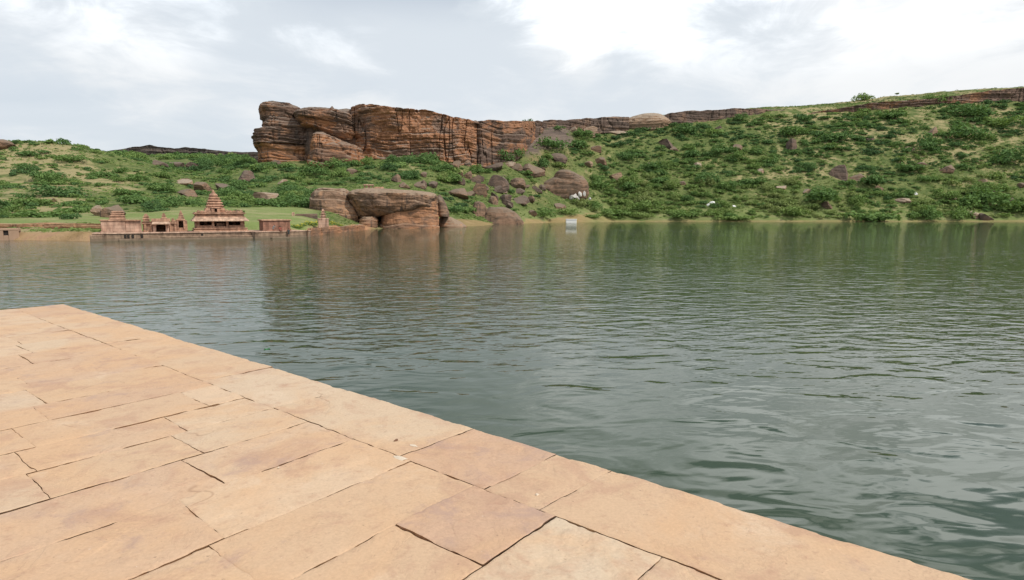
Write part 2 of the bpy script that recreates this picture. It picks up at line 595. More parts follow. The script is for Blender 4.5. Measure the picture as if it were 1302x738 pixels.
def mat_paving():
    m, t = material('sandstone_paving')
    pos = t.n('ShaderNodeNewGeometry').outputs['Position']
    tint = t.n('ShaderNodeAttribute', attribute_type='GEOMETRY', attribute_name='tint')
    s = t.n('ShaderNodeSeparateColor')
    t.put(s.inputs[0], tint.outputs['Color'])
    r, g, b = s.outputs
    base = t.mix(r, (.525, .362, .228), (.558, .412, .280))
    base = t.mix(t.math('MULTIPLY', g, .8), base, (.455, .290, .198))
    base = t.mix(t.math('MULTIPLY', b, .8), base, (.535, .43, .31))
    n0 = t.noise(pos, .9, 6, .62, .5)
    n1 = t.noise(t.vmath('ADD', pos, (5., 9., 1.)), 2.3, 8, .68, .7)
    n2 = t.noise(pos, 9.0, 8, .7, .2)
    n3 = t.noise(pos, 60.0, 4, .6)
    c = t.mix(t.step(n0, .42, .66, 0, .7), base, (.545, .345, .198))
    c = t.mix(t.step(n1, .49, .64, 0, .62), c, (.42, .258, .172))
    c = t.mix(t.step(t.noise(t.vmath('ADD', pos, (2., 3., 1.)), 1.6, 7, .7, .4), .56, .74, 0, .5), c, (.60, .47, .34))
    c = t.mix(t.step(n2, .54, .72, 0, .48), c, (.36, .205, .135))
    c = t.mix(t.step(t.noise(pos, 24.0, 6, .7, .3), .56, .70, 0, .35), c, (.34, .20, .14))
    c = t.mix(1.0, c, t.mix(n3, (.82, .82, .82), (1.18, 1.18, 1.18)), 'MULTIPLY')
    # grey-violet bloom of lichen near the lake edge and here and there
    li = t.noise(t.vmath('ADD', pos, (11., 4., 8.)), 3.2, 8, .7, .3)
    c = t.mix(t.step(t.math('ADD', li, t.math('MULTIPLY', g, .10)), .58, .74, 0, .45), c, (.33, .225, .195))
    # edges of flaked layers: thin broken lines that follow the bedding
    lam = t.noise(t.vmath('ADD', pos, (3., 8., 2.)), .95, 3, .5, .4)
    lamm = t.noise(t.vmath('ADD', pos, (9., 1., 6.)), 2.0, 3, .6)
    line = t.math('MULTIPLY', t.step(t.math('ABSOLUTE', t.math('SUBTRACT', lam, .52)), .0, .007, 1.0, 0.0), t.step(lamm, .56, .66))
    c = t.mix(t.math('MULTIPLY', line, .45), c, (.25, .14, .085))
    sp = t.noise(t.vmath('ADD', pos, (1., 5., 3.)), 42.0, 2, .5)
    c = t.mix(t.step(sp, .70, .76, 0, .5), c, (.20, .13, .09))
    c = t.mix(t.step(sp, .26, .20, 0, .6), c, (.68, .56, .43))
    h = t.math('ADD', t.math('MULTIPLY', n2, 1.0), t.math('MULTIPLY', n3, .35))
    h = t.math('ADD', h, t.math('MULTIPLY', t.step(n1, .50, .53), .35))
    h = t.math('ADD', h, t.math('MULTIPLY', t.step(lam, .515, .525), .5))
    finish(t, c, .8, h, .45, .008, .25)
    return m


M['paving'] = mat_paving()
M['bed'] = flat_mat('joint_earth', (.33, .215, .135), .35, 14)
M['plinth'] = mat_masonry('ghat_blocks', (.44, .28, .18), (.38, .24, .16), (.2, .13, .09), .9, .4, .35, low=(.08, .07, .05))

# ------------------------------------------------------------------ lake
me_w = mesh_obj('lake', [(-4000, -300, 0), (4000, -300, 0), (4000, 4000, 0), (-4000, 4000, 0)], [(0, 1, 2, 3)], M['water'], smooth=False)
tag(me_w, kind='structure')
me_w.name = 'lake_water'

# ------------------------------------------------------------------ the paved ghat under the camera
E0, E1 = Wt(85, 388, FLOOR), Wt(1240, 738, FLOOR)
UD = (E1 - E0)[:2] / np.hypot(*(E1 - E0)[:2])
VD = np.array([UD[1], -UD[0]])
if VD @ np.array([-1, -1]) < 0:
    VD = -VD


def uvw(u, v, z=0.0):
    return np.array([E0[0] + UD[0] * u + VD[0] * v, E0[1] + UD[1] * u + VD[1] * v, FLOOR + z])


def build_paving():
    V, Fc, T = [], [], []
    off = 0
    rg = np.random.RandomState(5)

    def slab(c, z0, gap, seed, tint):
        """c: four (u, v) corners (u0v0, u1v0, u1v1, u0v1)"""
        nonlocal off
        c = np.array(c, float)
        lu = np.linalg.norm(c[1] - c[0])
        lv = np.linalg.norm(c[3] - c[0])
        mid = c.mean(0)
        dist = np.hypot(*(uvw(*mid)[:2]))
        h = min(.05, max(.011, dist * .0042))

        def par(L):
            n = max(4, int(L / h))
            core = np.linspace(.02, L - .02, n)
            return np.concatenate([[0, .003, .009], core, [L - .009, L - .003, L]]) / L
        pu, pv = par(lu), par(lv)
        U, Vv = np.meshgrid(pu, pv, indexing='ij')
        U, Vv = U.ravel(), Vv.ravel()
        p = (c[0][None] * ((1 - U) * (1 - Vv))[:, None] + c[1][None] * (U * (1 - Vv))[:, None] + c[2][None] * (U * Vv)[:, None] + c[3][None] * ((1 - U) * Vv)[:, None])
        du = np.minimum(U, 1 - U) * lu
        dv = np.minimum(Vv, 1 - Vv) * lv
        de = np.minimum(du, dv)
        # crooked hand-cut edges, each joint a little open
        p3 = np.stack([p[:, 0], p[:, 1], np.zeros(len(p))], 1)
        wob = np.stack([fbm(p3 * 3.1, 3, 3), fbm(p3 * 3.1, 3, 9), np.zeros(len(p))], 1)[:, :2] * .012
        wob += np.stack([fbm(p3 * 14, 2, 4), fbm(p3 * 14, 2, 5)], 1) * .004
        wob += np.stack([fbm(p3 * 19 + seed, 2, 6), fbm(p3 * 19 + seed, 2, 7)], 1) * .0022
        k = np.exp(-de / .05)[:, None]
        cen = p - mid
        shrink = np.stack([np.sign(U - .5) * np.exp(-du / .02), np.sign(Vv - .5) * np.exp(-dv / .02)], 1) * gap * .5
        p = p - shrink + wob * k
        q = np.stack([p[:, 0], p[:, 1], np.full(len(p), seed * 1.3)], 1)
        tilt = rg.uniform(-.0035, .0035, 2)
        z = z0 + cen @ tilt + .004 * fbm(q * 1.6, 3, 21) + .0022 * fbm(q * 9, 3, 22)
        # flaked layers
        fl = fbm(q * 1.9 + 3.3, 5, 31, .55)
        z -= .0040 * (1 / (1 + np.exp(-(fl - .20) / .008))) + .0030 * (1 / (1 + np.exp(-(fl - .36) / .008)))
        ch = fbm(q * 7.0, 3, 41)
        z -= .006 * np.clip((ch - .12) * 5, 0, 1) * np.exp(-de / .03)
        z -= .003 * np.exp(-de / .004)
        nu, nv = len(pu), len(pv)
        w = np.zeros((len(p), 3))
        w[:, 0] = E0[0] + UD[0] * p[:, 0] + VD[0] * p[:, 1]
        w[:, 1] = E0[1] + UD[1] * p[:, 0] + VD[1] * p[:, 1]
        w[:, 2] = FLOOR + z
        f = grid_faces(nu, nv)
        idx = np.arange(nu * nv).reshape(nu, nv)
        loop = np.concatenate([idx[:, 0], idx[-1, 1:], idx[-2::-1, -1], idx[0, -2:0:-1]])
        sk = w[loop].copy()
        sk[:, 2] = FLOOR - .09
        n0 = len(w)
        w = np.vstack([w, sk])
        m = len(loop)
        i = np.arange(m)
        f2 = np.stack([loop, n0 + i, n0 + (i + 1) % m, loop[(i + 1) % m]], 1)
        V.append(w)
        Fc.append(np.vstack([f, f2]) + off)
        T.append(np.tile(np.array([*tint, 1.0]), (len(w), 1)))
        off += len(w)

    def tnt(kind=None):
        a = [rg.uniform(0, 1), max(0, rg.uniform(-.5, .55)), max(0, rg.uniform(-.8, .7))]
        if kind == 'pink':
            a = [.2, .85, .0]
        if kind == 'pale':
            a = [.8, 0, 1.0]
        if kind == 'warm':
            a = [.1, .1, 0]
        return a
    sid = 0
    # coping stones along the lake
    cu = [-.2, 1.35, 2.9, 4.3, 5.6, 7.0, 8.3, 9.9, 10.66, 11.07, 13.4, 14.8, 16.3, 18, 19.5, 21]
    for i in range(len(cu) - 1):
        sid += 1
        a, b = cu[i], cu[i + 1]
        w0 = .70
        sk = .04
        slab([(a, 0), (b, 0), (b - sk, w0), (a - (sk if i else 0), w0)], rg.uniform(-.003, .003), rg.uniform(.001, .006),
             sid, tnt('pink' if i in (7,) else 'warm' if i in (8, 9) else None))
    # courses laid square to the lake edge
    us = [-.2, .95, 1.55, 2.15, 2.8, 3.5, 4.17, 4.84, 5.4, 6.0, 6.65, 7.18, 7.78, 8.26, 8.79, 9.37, 9.98, 10.54, 11.14, 11.74, 12.4, 13.05, 13.7, 14.3, 15.0, 15.7, 16.3, 17.0, 18, 19, 20, 21]
    given = {13: [.70, 1.5, 2.35, 3.3], 14: [.70, 1.64, 2.9, 3.9], 15: [.70, 1.9, 3.1], 16: [.70, 2.0, 3.2], 17: [.70, 1.30, 2.2, 3.1],
             18: [.70, 1.62, 2.5, 3.4], 19: [.70, .93, 1.8, 2.7], 12: [.70, 1.36, 2.3, 3.3], 11: [.70, 1.0, 2.2, 3.2], 10: [.70, 1.95, 3.0], 8: [.70, 1.8, 2.9]}
    kinds = {(18, 0): 'pale', (17, 0): 'pink', (14, 0): None, (16, 0): 'warm', (17, 1): 'warm', (15, 0): None}
    for i in range(len(us) - 1):
        a, b = us[i], us[i + 1]
        vs = list(given.get(i, [.70]))
        if i not in given:
            vs.append(.70 + rg.uniform(.5, 1.3))
        while vs[-1] < 11:
            vs.append(vs[-1] + rg.uniform(.75, 1.6))
        for j in range(len(vs) - 1):
            sid += 1
            gap = (abs(rg.normal(.0012, .0020)) + .0002) * (1 if i > 11 else .3)
            z0 = rg.uniform(-.0035, .0025)
            if (i, j) == (17, 0):
                z0, gap = .009, .008
            s0, s1 = rg.uniform(-.02, .02, 2)
            a2 = a + .04 * (vs[j] - .7) * (1 if i > 16 else 0)
            d = 0
            sk0, sk1 = (rh(np.array([i * 50 + q]), 9)[0] * .03 if q else 0 for q in (j, j + 1))
            slab([(a, vs[j]), (b, vs[j] + sk0), (b + d, vs[j + 1] + sk1), (a + d, vs[j + 1])], z0, gap, sid, tnt(kinds.get((i, j))))
    V_, F_, T_ = np.vstack(V), np.vstack(Fc), np.vstack(T)
    o = mesh_obj('paved_ghat', V_, F_, M['paving'])
    at = o.data.color_attributes.new('tint', 'FLOAT_COLOR', 'POINT')
    at.data.foreach_set('color', T_.astype(np.float32).ravel())
    tag(o, kind='structure')
    o.name = 'stone_pavement'
    # the body of the ghat: bed under the slabs and the wall down into the lake
    mb = MB()
    pts = [(-.19, .012), (20.9, .012), (20.9, 11), (-.19, 11)]
    top = [tuple(uvw(u, v, -.0135)) for u, v in pts]
    bot = [(x, y, -1.5) for x, y, z in top]
    mb.add(top + bot, [(0, 4, 5, 1), (1, 5, 6, 2), (2, 6, 7, 3), (3, 7, 4, 0)])
    o2 = mb.build('ghat_base', M['plinth'], None, 0)
    tag(o2, kind='structure')
    o2.name = 'pavement_base'
    mb = MB()
    mb.add(top, [(0, 1, 2, 3)])
    o3 = mb.build('pavement_bed', M['bed'], None, 0)
    tag(o3, kind='structure')


build_paving()

# ------------------------------------------------------------------ hills: one terrain sheet, columns of (distance, height) by bearing
def zc(py, Y):
    return zat(py, Y)


def col(*pts):
    out = []
    for y, v in pts:
        if isinstance(v, str):
            out.append((y, float(v[1:])))
        else:
            out.append((y, zc(v, y)))
    return out


TC = [
    (-260, col((98, 'z-1.5'), (100, 'z0'), (103, 'z1.0'), (110, 'z1.6'), (125, 281), (150, 272), (190, 248), (300, 172), (330, 170), (400, 'z40'), (600, 'z25'), (1400, 'z10'))),
    (0, col((98, 'z-1.5'), (100, 'z0'), (102, 296), (107, 291.5), (108.2, 285.3), (118, 281), (140, 276), (165, 262), (220, 230), (290, 180), (310, 178), (345, 'z38'), (500, 'z25'), (1400, 'z10'))),
    (60, col((96, 'z-1.5'), (98, 'z0'), (100, 296), (105, 291.5), (106.2, 285.2), (116, 281), (140, 275), (165, 262), (220, 232), (285, 182), (310, 180.5), (345, 'z36'), (500, 'z25'), (1400, 'z10'))),
    (105, col((94, 'z-1.5'), (96, 'z0'), (98, 296), (104, 291.5), (105.2, 285), (115, 281), (140, 274), (170, 262), (220, 235), (285, 189), (315, 187.5), (350, 'z34'), (450, 'z33'), (700, 195), (800, 'z60'), (1400, 'z10'))),
    (150, col((94, 'z-1.5'), (97, 'z0'), (100, 'z1.0'), (110, 'z1.2'), (112, 284), (130, 279), (160, 268), (200, 250), (250, 223), (290, 200), (310, 196), (340, 'z31'), (430, 211), (700, 197), (800, 197), (1400, 'z10'))),
    (200, col((96, 'z-1.5'), (99, 'z0'), (101, 'z1.0'), (112, 'z1.2'), (114, 284), (130, 277), (160, 265), (200, 250), (250, 232), (280, 219), (305, 211), (320, 'z28'), (400, 215), (550, 204), (720, 200), (800, 200), (1400, 'z10'))),
    (250, col((100, 'z-1.5'), (102, 'z0'), (104, 'z1.0'), (115, 'z1.2'), (117, 284), (130, 277), (170, 263), (210, 252), (270, 236), (330, 223), (420, 211), (550, 204), (720, 200), (800, 200), (1400, 'z10'))),
    (312, col((103, 'z-1.5'), (106, 'z0'), (108, 'z1.0'), (116, 'z1.1'), (120, 282), (135, 277), (180, 263), (230, 250), (280, 232), (330, 216), (380, 208), (550, 203), (720, 201), (800, 201), (1400, 'z10'))),
    (345, col((108, 'z-1.5'), (110.5, 'z0'), (112, 'z.8'), (118, 'z1.1'), (124, 281), (140, 277), (185, 263), (230, 250), (280, 232), (330, 212), (350, 205), (362, 204), (420, 'z36'), (520, 'z36'), (1400, 'z10'))),
    (385, col((124, 'z-1.5'), (127, 'z0'), (128.5, 'z.5'), (133, 'z.9'), (137, 282), (150, 276), (190, 264), (232, 252), (280, 234), (325, 214), (345, 208), (352, 204), (372, 201), (380, 160), (420, 'z58'), (560, 'z45'), (1400, 'z10'))),
    (420, col((138, 'z-1.5'), (141, 'z0'), (143, 290.5), (150, 286.5), (156, 281), (170, 274), (205, 262), (235, 252), (280, 235), (320, 218), (345, 212), (350, 207), (370, 205), (378, 160), (450, 'z60'), (600, 'z45'), (1400, 'z10'))),
    (455, col((166, 'z-1.5'), (170, 'z0'), (173, 288.5), (188, 283), (205, 270), (235, 252), (280, 230), (320, 213), (345, 205), (372, 202), (380, 156), (450, 'z62'), (600, 'z45'), (1400, 'z10'))),
    (510, col((186, 'z-1.5'), (190, 'z0'), (193, 286), (205, 275), (225, 262), (245, 250), (290, 228), (325, 208), (348, 201), (370, 198), (378, 160), (450, 'z64'), (600, 'z45'), (1400, 'z10'))),
    (565, col((211, 'z-1.5'), (215, 'z0'), (219, 284.5), (228, 279), (260, 261), (300, 238), (340, 215), (368, 198), (388, 195), (396, 163), (500, 'z66'), (650, 'z50'), (1400, 'z10'))),
    (640, col((270, 'z-1.5'), (274, 'z0'), (278, 281), (300, 268), (340, 240), (380, 211), (400, 194), (406, 186), (414, 164), (440, 160), (600, 'z68'), (1400, 'z20'))),
    (672, col((297, 'z-1.5'), (302, 'z0'), (306, 280), (325, 268), (360, 240), (392, 211), (408, 190), (425, 173), (445, 160), (460, 157), (600, 'z72'), (1400, 'z20'))),
    (700, col((327, 'z-1.5'), (332, 'z0'), (336, 280), (350, 271), (385, 235), (418, 200), (434, 181), (452, 165), (462, 157), (600, 'z74'), (1400, 'z20'))),
    (780, col((365, 'z-1.5'), (371, 'z0'), (375, 279.5), (390, 266), (430, 225), (475, 182), (495, 167), (506, 158), (620, 'z86'), (1400, 'z20'))),
    (850, col((365, 'z-1.5'), (371, 'z0'), (375, 279.5), (390, 265), (430, 223), (480, 178), (505, 161), (516, 150), (640, 'z92'), (1400, 'z20'))),
    (950, col((365, 'z-1.5'), (371, 'z0'), (375, 279.5), (390, 264), (430, 222), (490, 171), (525, 148), (536, 141), (570, 137.5), (700, 'z95'), (1400, 'z20'))),
    (1060, col((365, 'z-1.5'), (371, 'z0'), (375, 279.5), (390, 264), (430, 219), (490, 168), (530, 143), (545, 135), (595, 128.5), (640, 'z116'), (1400, 'z40'))),
    (1180, col((365, 'z-1.5'), (371, 'z0'), (375, 279.5), (390, 264), (430, 216), (490, 160), (532, 133), (548, 126), (605, 117.5), (650, 'z130'), (1400, 'z50'))),
    (1302, col((365, 'z-1.5'), (371, 'z0'), (375, 279.5), (390, 264), (430, 213), (490, 156), (535, 127), (548, 119), (605, 109), (650, 'z140'), (1400, 'z50'))),
    (1600, col((365, 'z-1.5'), (371, 'z0'), (375, 279.5), (390, 264), (430, 210), (490, 150), (535, 117), (548, 110), (605, 99), (650, 'z150'), (1400, 'z50'))),
]
K_A = math.cos(TH)


def a_of(px):
    return (px - CX) / F * K_A       # bearing as X / Y near the horizon


NA, NY = 760, 420
AG = np.linspace(-1.25, 1.28, NA)
YG = np.concatenate([np.geomspace(92, 620, NY - 40), np.geomspace(628, 1400, 40)])


def build_heights():
    ca = np.array([a_of(c[0]) for c in TC])
    prof = np.array([np.interp(YG, [p[0] for p in c[1]], [p[1] for p in c[1]], left=-2.0) for c in TC])
    Z = np.zeros((NA, NY))
    for j in range(NY):
        Z[:, j] = np.interp(AG, ca, prof[:, j])
    # soften the creases between columns
    k = np.array([1, 3, 5, 3, 1.]) / 13
    Zs = sum(k[i] * np.roll(Z, i - 2, 0) for i in range(5))
    Zs[:3], Zs[-3:] = Z[:3], Z[-3:]
    Z = Zs
    A, Yy = np.meshgrid(AG, YG, indexing='ij')
    X = A * Yy
    p = np.stack([X.ravel(), Yy.ravel(), np.zeros(X.size)], 1)
    n = (fbm(p / 42, 4, 101) * 2.2 + fbm(p / 11, 4, 102) * .9).reshape(Z.shape)
    amp = np.clip((Z - 4) / 14, 0, 1)
    n2 = fbm(p / 6, 4, 103).reshape(Z.shape) * .22 * np.clip(Z / 1.0, 0, 1)
    return X, Yy, Z + n * amp + n2, A


HX, HY, HZT, HA = build_heights()


def terr(X, Y):
    """terrain height under a point"""
    X, Y = np.atleast_1d(np.asarray(X, float)), np.atleast_1d(np.asarray(Y, float))
    fa = np.clip((X / Y - AG[0]) / (AG[1] - AG[0]), 0, NA - 1.001)
    fy = np.clip(np.interp(Y, YG, np.arange(NY)), 0, NY - 1.001)
    i, j = fa.astype(int), fy.astype(int)
    u, v = fa - i, fy - j
    return (HZT[i, j] * (1 - u) * (1 - v) + HZT[i + 1, j] * u * (1 - v) + HZT[i, j + 1] * (1 - u) * v + HZT[i + 1, j + 1] * u * v)


def px_of(X, Y):
    return CX + X / Y * F / K_A


def ss(x, a, b):
    t = np.clip((x - a) / (b - a), 0, 1)
    return t * t * (3 - 2 * t)


def lawn_mask(X, Y):
    px = px_of(X, Y)
    p = np.stack([X / 9, Y / 9, X * 0], 1)
    w = fbm(p, 3, 55)
    m = ss(px, -400, 0) * (1 - ss(px, 392, 412)) * ss(Y, 108, 110)
    far = np.interp(px, [0, 100, 200, 300, 345, 400], [134, 140, 150, 172, 180, 186])
    m *= 1 - ss(Y + w * 14, far - 6, far + 10)
    # green fringe along the far shore
    sh = np.interp(px, [560, 640, 700, 760, 1700], [217, 276, 334, 373, 373])
    m2 = ss(px, 560, 700) * (1 - ss(Y + w * 9, sh + 9, sh + 26)) * .45
    return np.clip(np.maximum(m, m2 * 1.2), 0, 1)


def soil_mask(X, Y):
    px = px_of(X, Y)
    w = fbm(np.stack([X / 5, Y / 5, X * 0], 1), 3, 56)
    bank = np.interp(px, [0, 60, 105, 120], [107.5, 105.6, 104.5, 104])
    m = (1 - ss(px, 118, 130)) * ss(Y, bank - .6, bank) * (1 - ss(Y, bank + 1.5, bank + 2.6))
    low = np.interp(px, [0, 60, 105], [99, 97, 95])
    m = np.maximum(m, (1 - ss(px, 112, 125)) * (1 - ss(Y, low + 3.2, low + 5)) * .55)
    b2 = ss(px, 330, 345) * (1 - ss(px, 465, 480))
    sh = np.interp(px, [330, 345, 385, 420, 455, 480], [106, 110, 122, 141, 170, 180])
    m = np.maximum(m, b2 * (1 - ss(Y + w * 2, sh + 7, sh + 10)))
    sh = np.interp(px, [560, 640, 700, 760, 1700], [217, 276, 334, 373, 373])
    m = np.maximum(m, ss(px, 540, 560) * (1 - ss(px, 735, 775)) * (1 - ss(Y + w * 4, sh + .4, sh + 1.8)) * .45)
    m = np.maximum(m, ss(px, 735, 775) * (1 - ss(Y + w * 2, sh + .2, sh + 1.0)) * .3)
    return m


def build_terrain():
    v = np.stack([HX, HY, HZT], -1).reshape(-1, 3)
    o = mesh_obj('hills', v, grid_faces(NA, NY)[:, ::-1].copy(), M['ground'])
    X, Y = v[:, 0], v[:, 1]
    px = px_of(X, Y)
    n = fbm(np.stack([X / 38, Y / 38, X * 0], 1), 3, 57)
    dry = np.clip(.50 * (1 - ss(px, 60, 260)) + .35 * ss(px, 880, 1000) + .25 * n - .30 * (1 - ss(Y, 395, 440)) * ss(px, 650, 750), 0, 1)
    w = fbm(np.stack([X / 12, Y / 12, X * 0], 1), 3, 58)
    rock = ss(px + w * 16, 634, 648) * (1 - ss(px + w * 18, 722, 742)) * ss(Y + w * 8, np.interp(px, [640, 672, 700, 740], [398, 400, 422, 446]), np.interp(px, [640, 672, 700, 740], [402, 406, 430, 452])) * (1 - ss(Y, 462, 475))
    for nm, arr in (('rock', rock), ('lawn', lawn_mask(X, Y)), ('soil', soil_mask(X, Y)), ('dry', dry)):
        a = o.data.attributes.new(nm, 'FLOAT', 'POINT')
        a.data.foreach_set('value', arr.astype(np.float32))
    tag(o, kind='structure')


build_terrain()


# ------------------------------------------------------------------ rock builders
def view_frame(pxc, Y):
    c = P(pxc, HZ, Y)
    v = np.array([c[0], c[1], 0.0])
    v /= np.linalg.norm(v)
    r = np.array([v[1], -v[0], 0.0])
    return c, v, r


def on_plane(px, py, c, v):
    d = ray(px, py)
    t = (c[:2] @ v[:2]) / (d[:2] @ v[:2])
    q = d * t
    q[2] += EYE
    return q


def strata_fn(zz, spacing, seed):
    q = np.stack([zz / (spacing * 2.6), zz * 0 + seed * 1.7, zz * 0], 1)
    zz = zz + spacing * 1.1 * vnoise(q, seed)          # beds of unequal thickness
    k = np.floor(zz / spacing)
    f = zz / spacing - k
    a = rh(k, seed)
    notch = np.exp(-(np.minimum(f, 1 - f) / .10) ** 2)
    lip = np.clip(f, 0, 1) ** 2
    return a * .75 + lip * .35 - notch * .9


def loft(name, rows, Y, depth, mat, nz=60, na=110, disp=.8, freq=.25, strata=.5, spacing=2.0, dip=0.0, e=.75, seed=1, parent=None, shrink=.5, lean=0.0):
    """a free-standing rock: its width at every height is given from the base up, its section is a blunt oval"""
    rows = sorted(rows, key=lambda r: -r[0])
    pxc = sum((r[1] + r[2]) / 2 for r in rows) / len(rows)
    c, v, r = view_frame(pxc, Y)
    py = np.array([q[0] for q in rows], float)
    xl = np.array([q[1] for q in rows], float)
    xr = np.array([q[2] for q in rows], float)
    dp = np.array([q[3] if len(q) > 3 else 1.0 for q in rows], float)
    s = np.linspace(0, 1, nz)
    s = (s + .5 * (1 - np.cos(np.pi * s))) / 2
    pq = py[0] + (py[-1] - py[0]) * s
    xlq, xrq, dq = (np.interp(-pq, -py, a) for a in (xl, xr, dp))
    hwm = None
    th = np.linspace(0, 2 * np.pi, na, endpoint=False)
    ct, st = np.cos(th), np.sin(th)
    sp = lambda a: np.sign(a) * np.abs(a) ** e
    V, N = [], []
    info = []
    for k in range(nz):
        L, Rr = on_plane(xlq[k], pq[k], c, v), on_plane(xrq[k], pq[k], c, v)
        info.append(((L @ r), (Rr @ r), L[2] * .5 + Rr[2] * .5))
    hwm = max((b - a) / 2 for a, b, z in info)
    base = c - r * (c @ r)
    for k, (a, b, z) in enumerate(info):
        hw, cx = (b - a) / 2, (a + b) / 2
        hd = depth / 2 * dq[k] * (max(hw, .01) / hwm) ** shrink
        x = cx + hw * sp(ct)
        y = hd * sp(st) + depth / 2 + lean * (z - info[0][2])
        V.append(base[None, :2] + x[:, None] * r[None, :2] + y[:, None] * v[None, :2])
        V[-1] = np.concatenate([V[-1], np.full((na, 1), z)], 1)
        N.append(ct[:, None] * r[None] + st[:, None] * v[None])
    V, N = np.concatenate(V), np.concatenate(N)
    q = V * freq
    d = disp * fbm(q + seed * 5.1, 5, seed, .52)
    if strata:
        zz = V[:, 2] + dip * ((V - base) @ r) + .9 * spacing * fbm(V * .07 + seed, 3, seed + 40)
        pm = np.clip(.75 + 1.3 * fbm(V * .09 + seed * 2, 3, seed + 60), .1, 1.5)
        d = d + strata * pm * strata_fn(zz, spacing, seed + 3) + strata * .35 * (1.5 - pm) * strata_fn(zz, spacing * .37, seed + 4)
        # upright joints break the beds into blocks
        jj = fbm(np.stack([V[:, 0] * .22, V[:, 1] * .22, V[:, 2] * .03], 1) + seed, 3, seed + 9)
        d = d - strata * 1.1 * np.exp(-(jj / .03) ** 2)
    V = V + N * d[:, None]
    V[:, 2] += disp * .45 * fbm(q * 1.3 + 40, 4, seed + 70)
    f = [grid_faces(nz, na, True)]
    top = V[-na:].mean(0)
    bot = V[:na].mean(0)
    nV = len(V)
    V = np.vstack([V, [top, bot]])
    i = np.arange(na)
    tri_t = np.stack([(nz - 1) * na + i, (nz - 1) * na + (i + 1) % na, np.full(na, nV)], 1)
    tri_b = np.stack([(i + 1) % na, i, np.full(na, nV + 1)], 1)
    faces = f[0].tolist() + tri_t.tolist() + tri_b.tolist()
    loc = bot.copy()
    o = mesh_obj(name, V, faces, mat, None, loc if parent is None else None, True)
    if parent:
        o.parent = parent
        o.matrix_parent_inverse = Matrix.Translation(parent.location).inverted()
    return o


def wall_rock(name, cols, depth, mat, nx=200, nt=60, disp=1.0, freq=.12, strata=.8, spacing=2.2, dip=0.0, seed=1, bulge=0.0, back_drop=2.0, parent=None, joints=1.0, lip=.0):
    """a rock face that runs along a hillside: columns (px, top, bottom, distance)"""
    cols = sorted(cols)
    px = np.array([c[0] for c in cols], float)
    pq = np.linspace(px[0], px[-1], nx)
    pt, pb, Yq = (np.interp(pq, px, np.array([c[k] for c in cols], float)) for k in (1, 2, 3))
    jit = fbm(np.stack([pq / 9, pq * 0, pq * 0 + seed], 1), 4, seed + 5)
    pt = pt + jit * .9 * min(1, disp)
    V, N = [], []
    nb = 10
    tt = np.linspace(0, 1, nt)
    for k in range(nx):
        B, T = P(pq[k], pb[k], Yq[k]), P(pq[k], pt[k], Yq[k])
        v = np.array([B[0], B[1], 0])
        v /= np.linalg.norm(v)
        h = T[2] - B[2]
        f = B[None] + (T - B)[None] * tt[:, None]
        f[:, :2] -= (v[None, :2] * (bulge * np.sin(np.pi * tt) + lip * tt ** 3)[:, None])
        bk = [T + v * depth * (j / nb) + np.array([0, 0, -back_drop * (j / nb) ** 1.5]) for j in range(1, nb + 1)]
        bk += [T + v * depth + np.array([0, 0, -back_drop - (h + 4) * j / 4]) for j in range(1, 5)]
        V.append(np.vstack([f, bk]))
        n = np.tile(-v, (nt + nb + 4, 1))
        n[nt:] = 0
        n[nt:nt + nb, 2] = .5
        V_ = 1
        N.append(n)
    m = nt + nb + 4
    V, N = np.concatenate(V), np.concatenate(N)
    side = V[:, 0]
    d = disp * 1.6 * fbm(V * freq * .5 + seed * 3.3, 4, seed, .5) + disp * .5 * fbm(V * freq * 2.6 + seed, 4, seed + 20, .55)
    zz = V[:, 2] + dip * side + .8 * spacing * fbm(V * .045 + seed, 3, seed + 40)
    pm = np.clip(.7 + 1.5 * fbm(V * .055 + seed * 2, 3, seed + 60), .05, 1.6)
    d = d + strata * pm * strata_fn(zz, spacing, seed + 3) + strata * .4 * (1.6 - pm) * strata_fn(zz, spacing * .41, seed + 4)
    jj = fbm(np.stack([V[:, 0] * .13, V[:, 1] * .13, V[:, 2] * .02], 1) + seed * 2, 3, seed + 9)
    d = d - joints * strata * 1.5 * np.exp(-(jj / .028) ** 2)
    V = V + N * d[:, None]
    f = grid_faces(nx, m).tolist()
    f.append(list(range(m))[::-1])
    f.append(list(range((nx - 1) * m, nx * m)))
    loc = V[::m].mean(0)
    o = mesh_obj(name, V, f, mat, None, loc if parent is None else None, True)
    if parent:
        o.parent = parent
        o.matrix_parent_inverse = Matrix.Translation(parent.location).inverted()
    return o


# ------------------------------------------------------------------ the great cliff
cl = empty('sandstone_cliff', tuple(P(470, 205, 350)))
tag(cl, 'tall layered red sandstone cliff with a jutting stacked prow at its end', 'cliff')
# long orange face and the darker return of the face behind it
wall_rock('orange_face', [(446, 137, 200, 358), (455, 134, 200, 354), (470, 133.5, 202, 352), (486, 136, 203, 350), (500, 138, 203, 350), (520, 139, 201, 351), (541, 140, 199, 353), (560, 145, 204, 356), (575, 149, 209, 359), (590, 151, 212, 363), (606, 155, 213, 369)],
          45, M['cliff_orange'], 330, 110, disp=3.4, strata=1.45, spacing=3.9, seed=11, parent=cl, back_drop=6, lip=1.5)
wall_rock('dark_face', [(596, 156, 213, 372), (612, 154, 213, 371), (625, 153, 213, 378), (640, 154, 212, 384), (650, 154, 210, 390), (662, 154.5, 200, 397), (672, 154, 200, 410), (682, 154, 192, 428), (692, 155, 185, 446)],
          40, M['cliff_end'], 200, 80, disp=1.8, strata=1.2, spacing=4.2, seed=23, parent=cl, back_drop=5, lip=1.2)
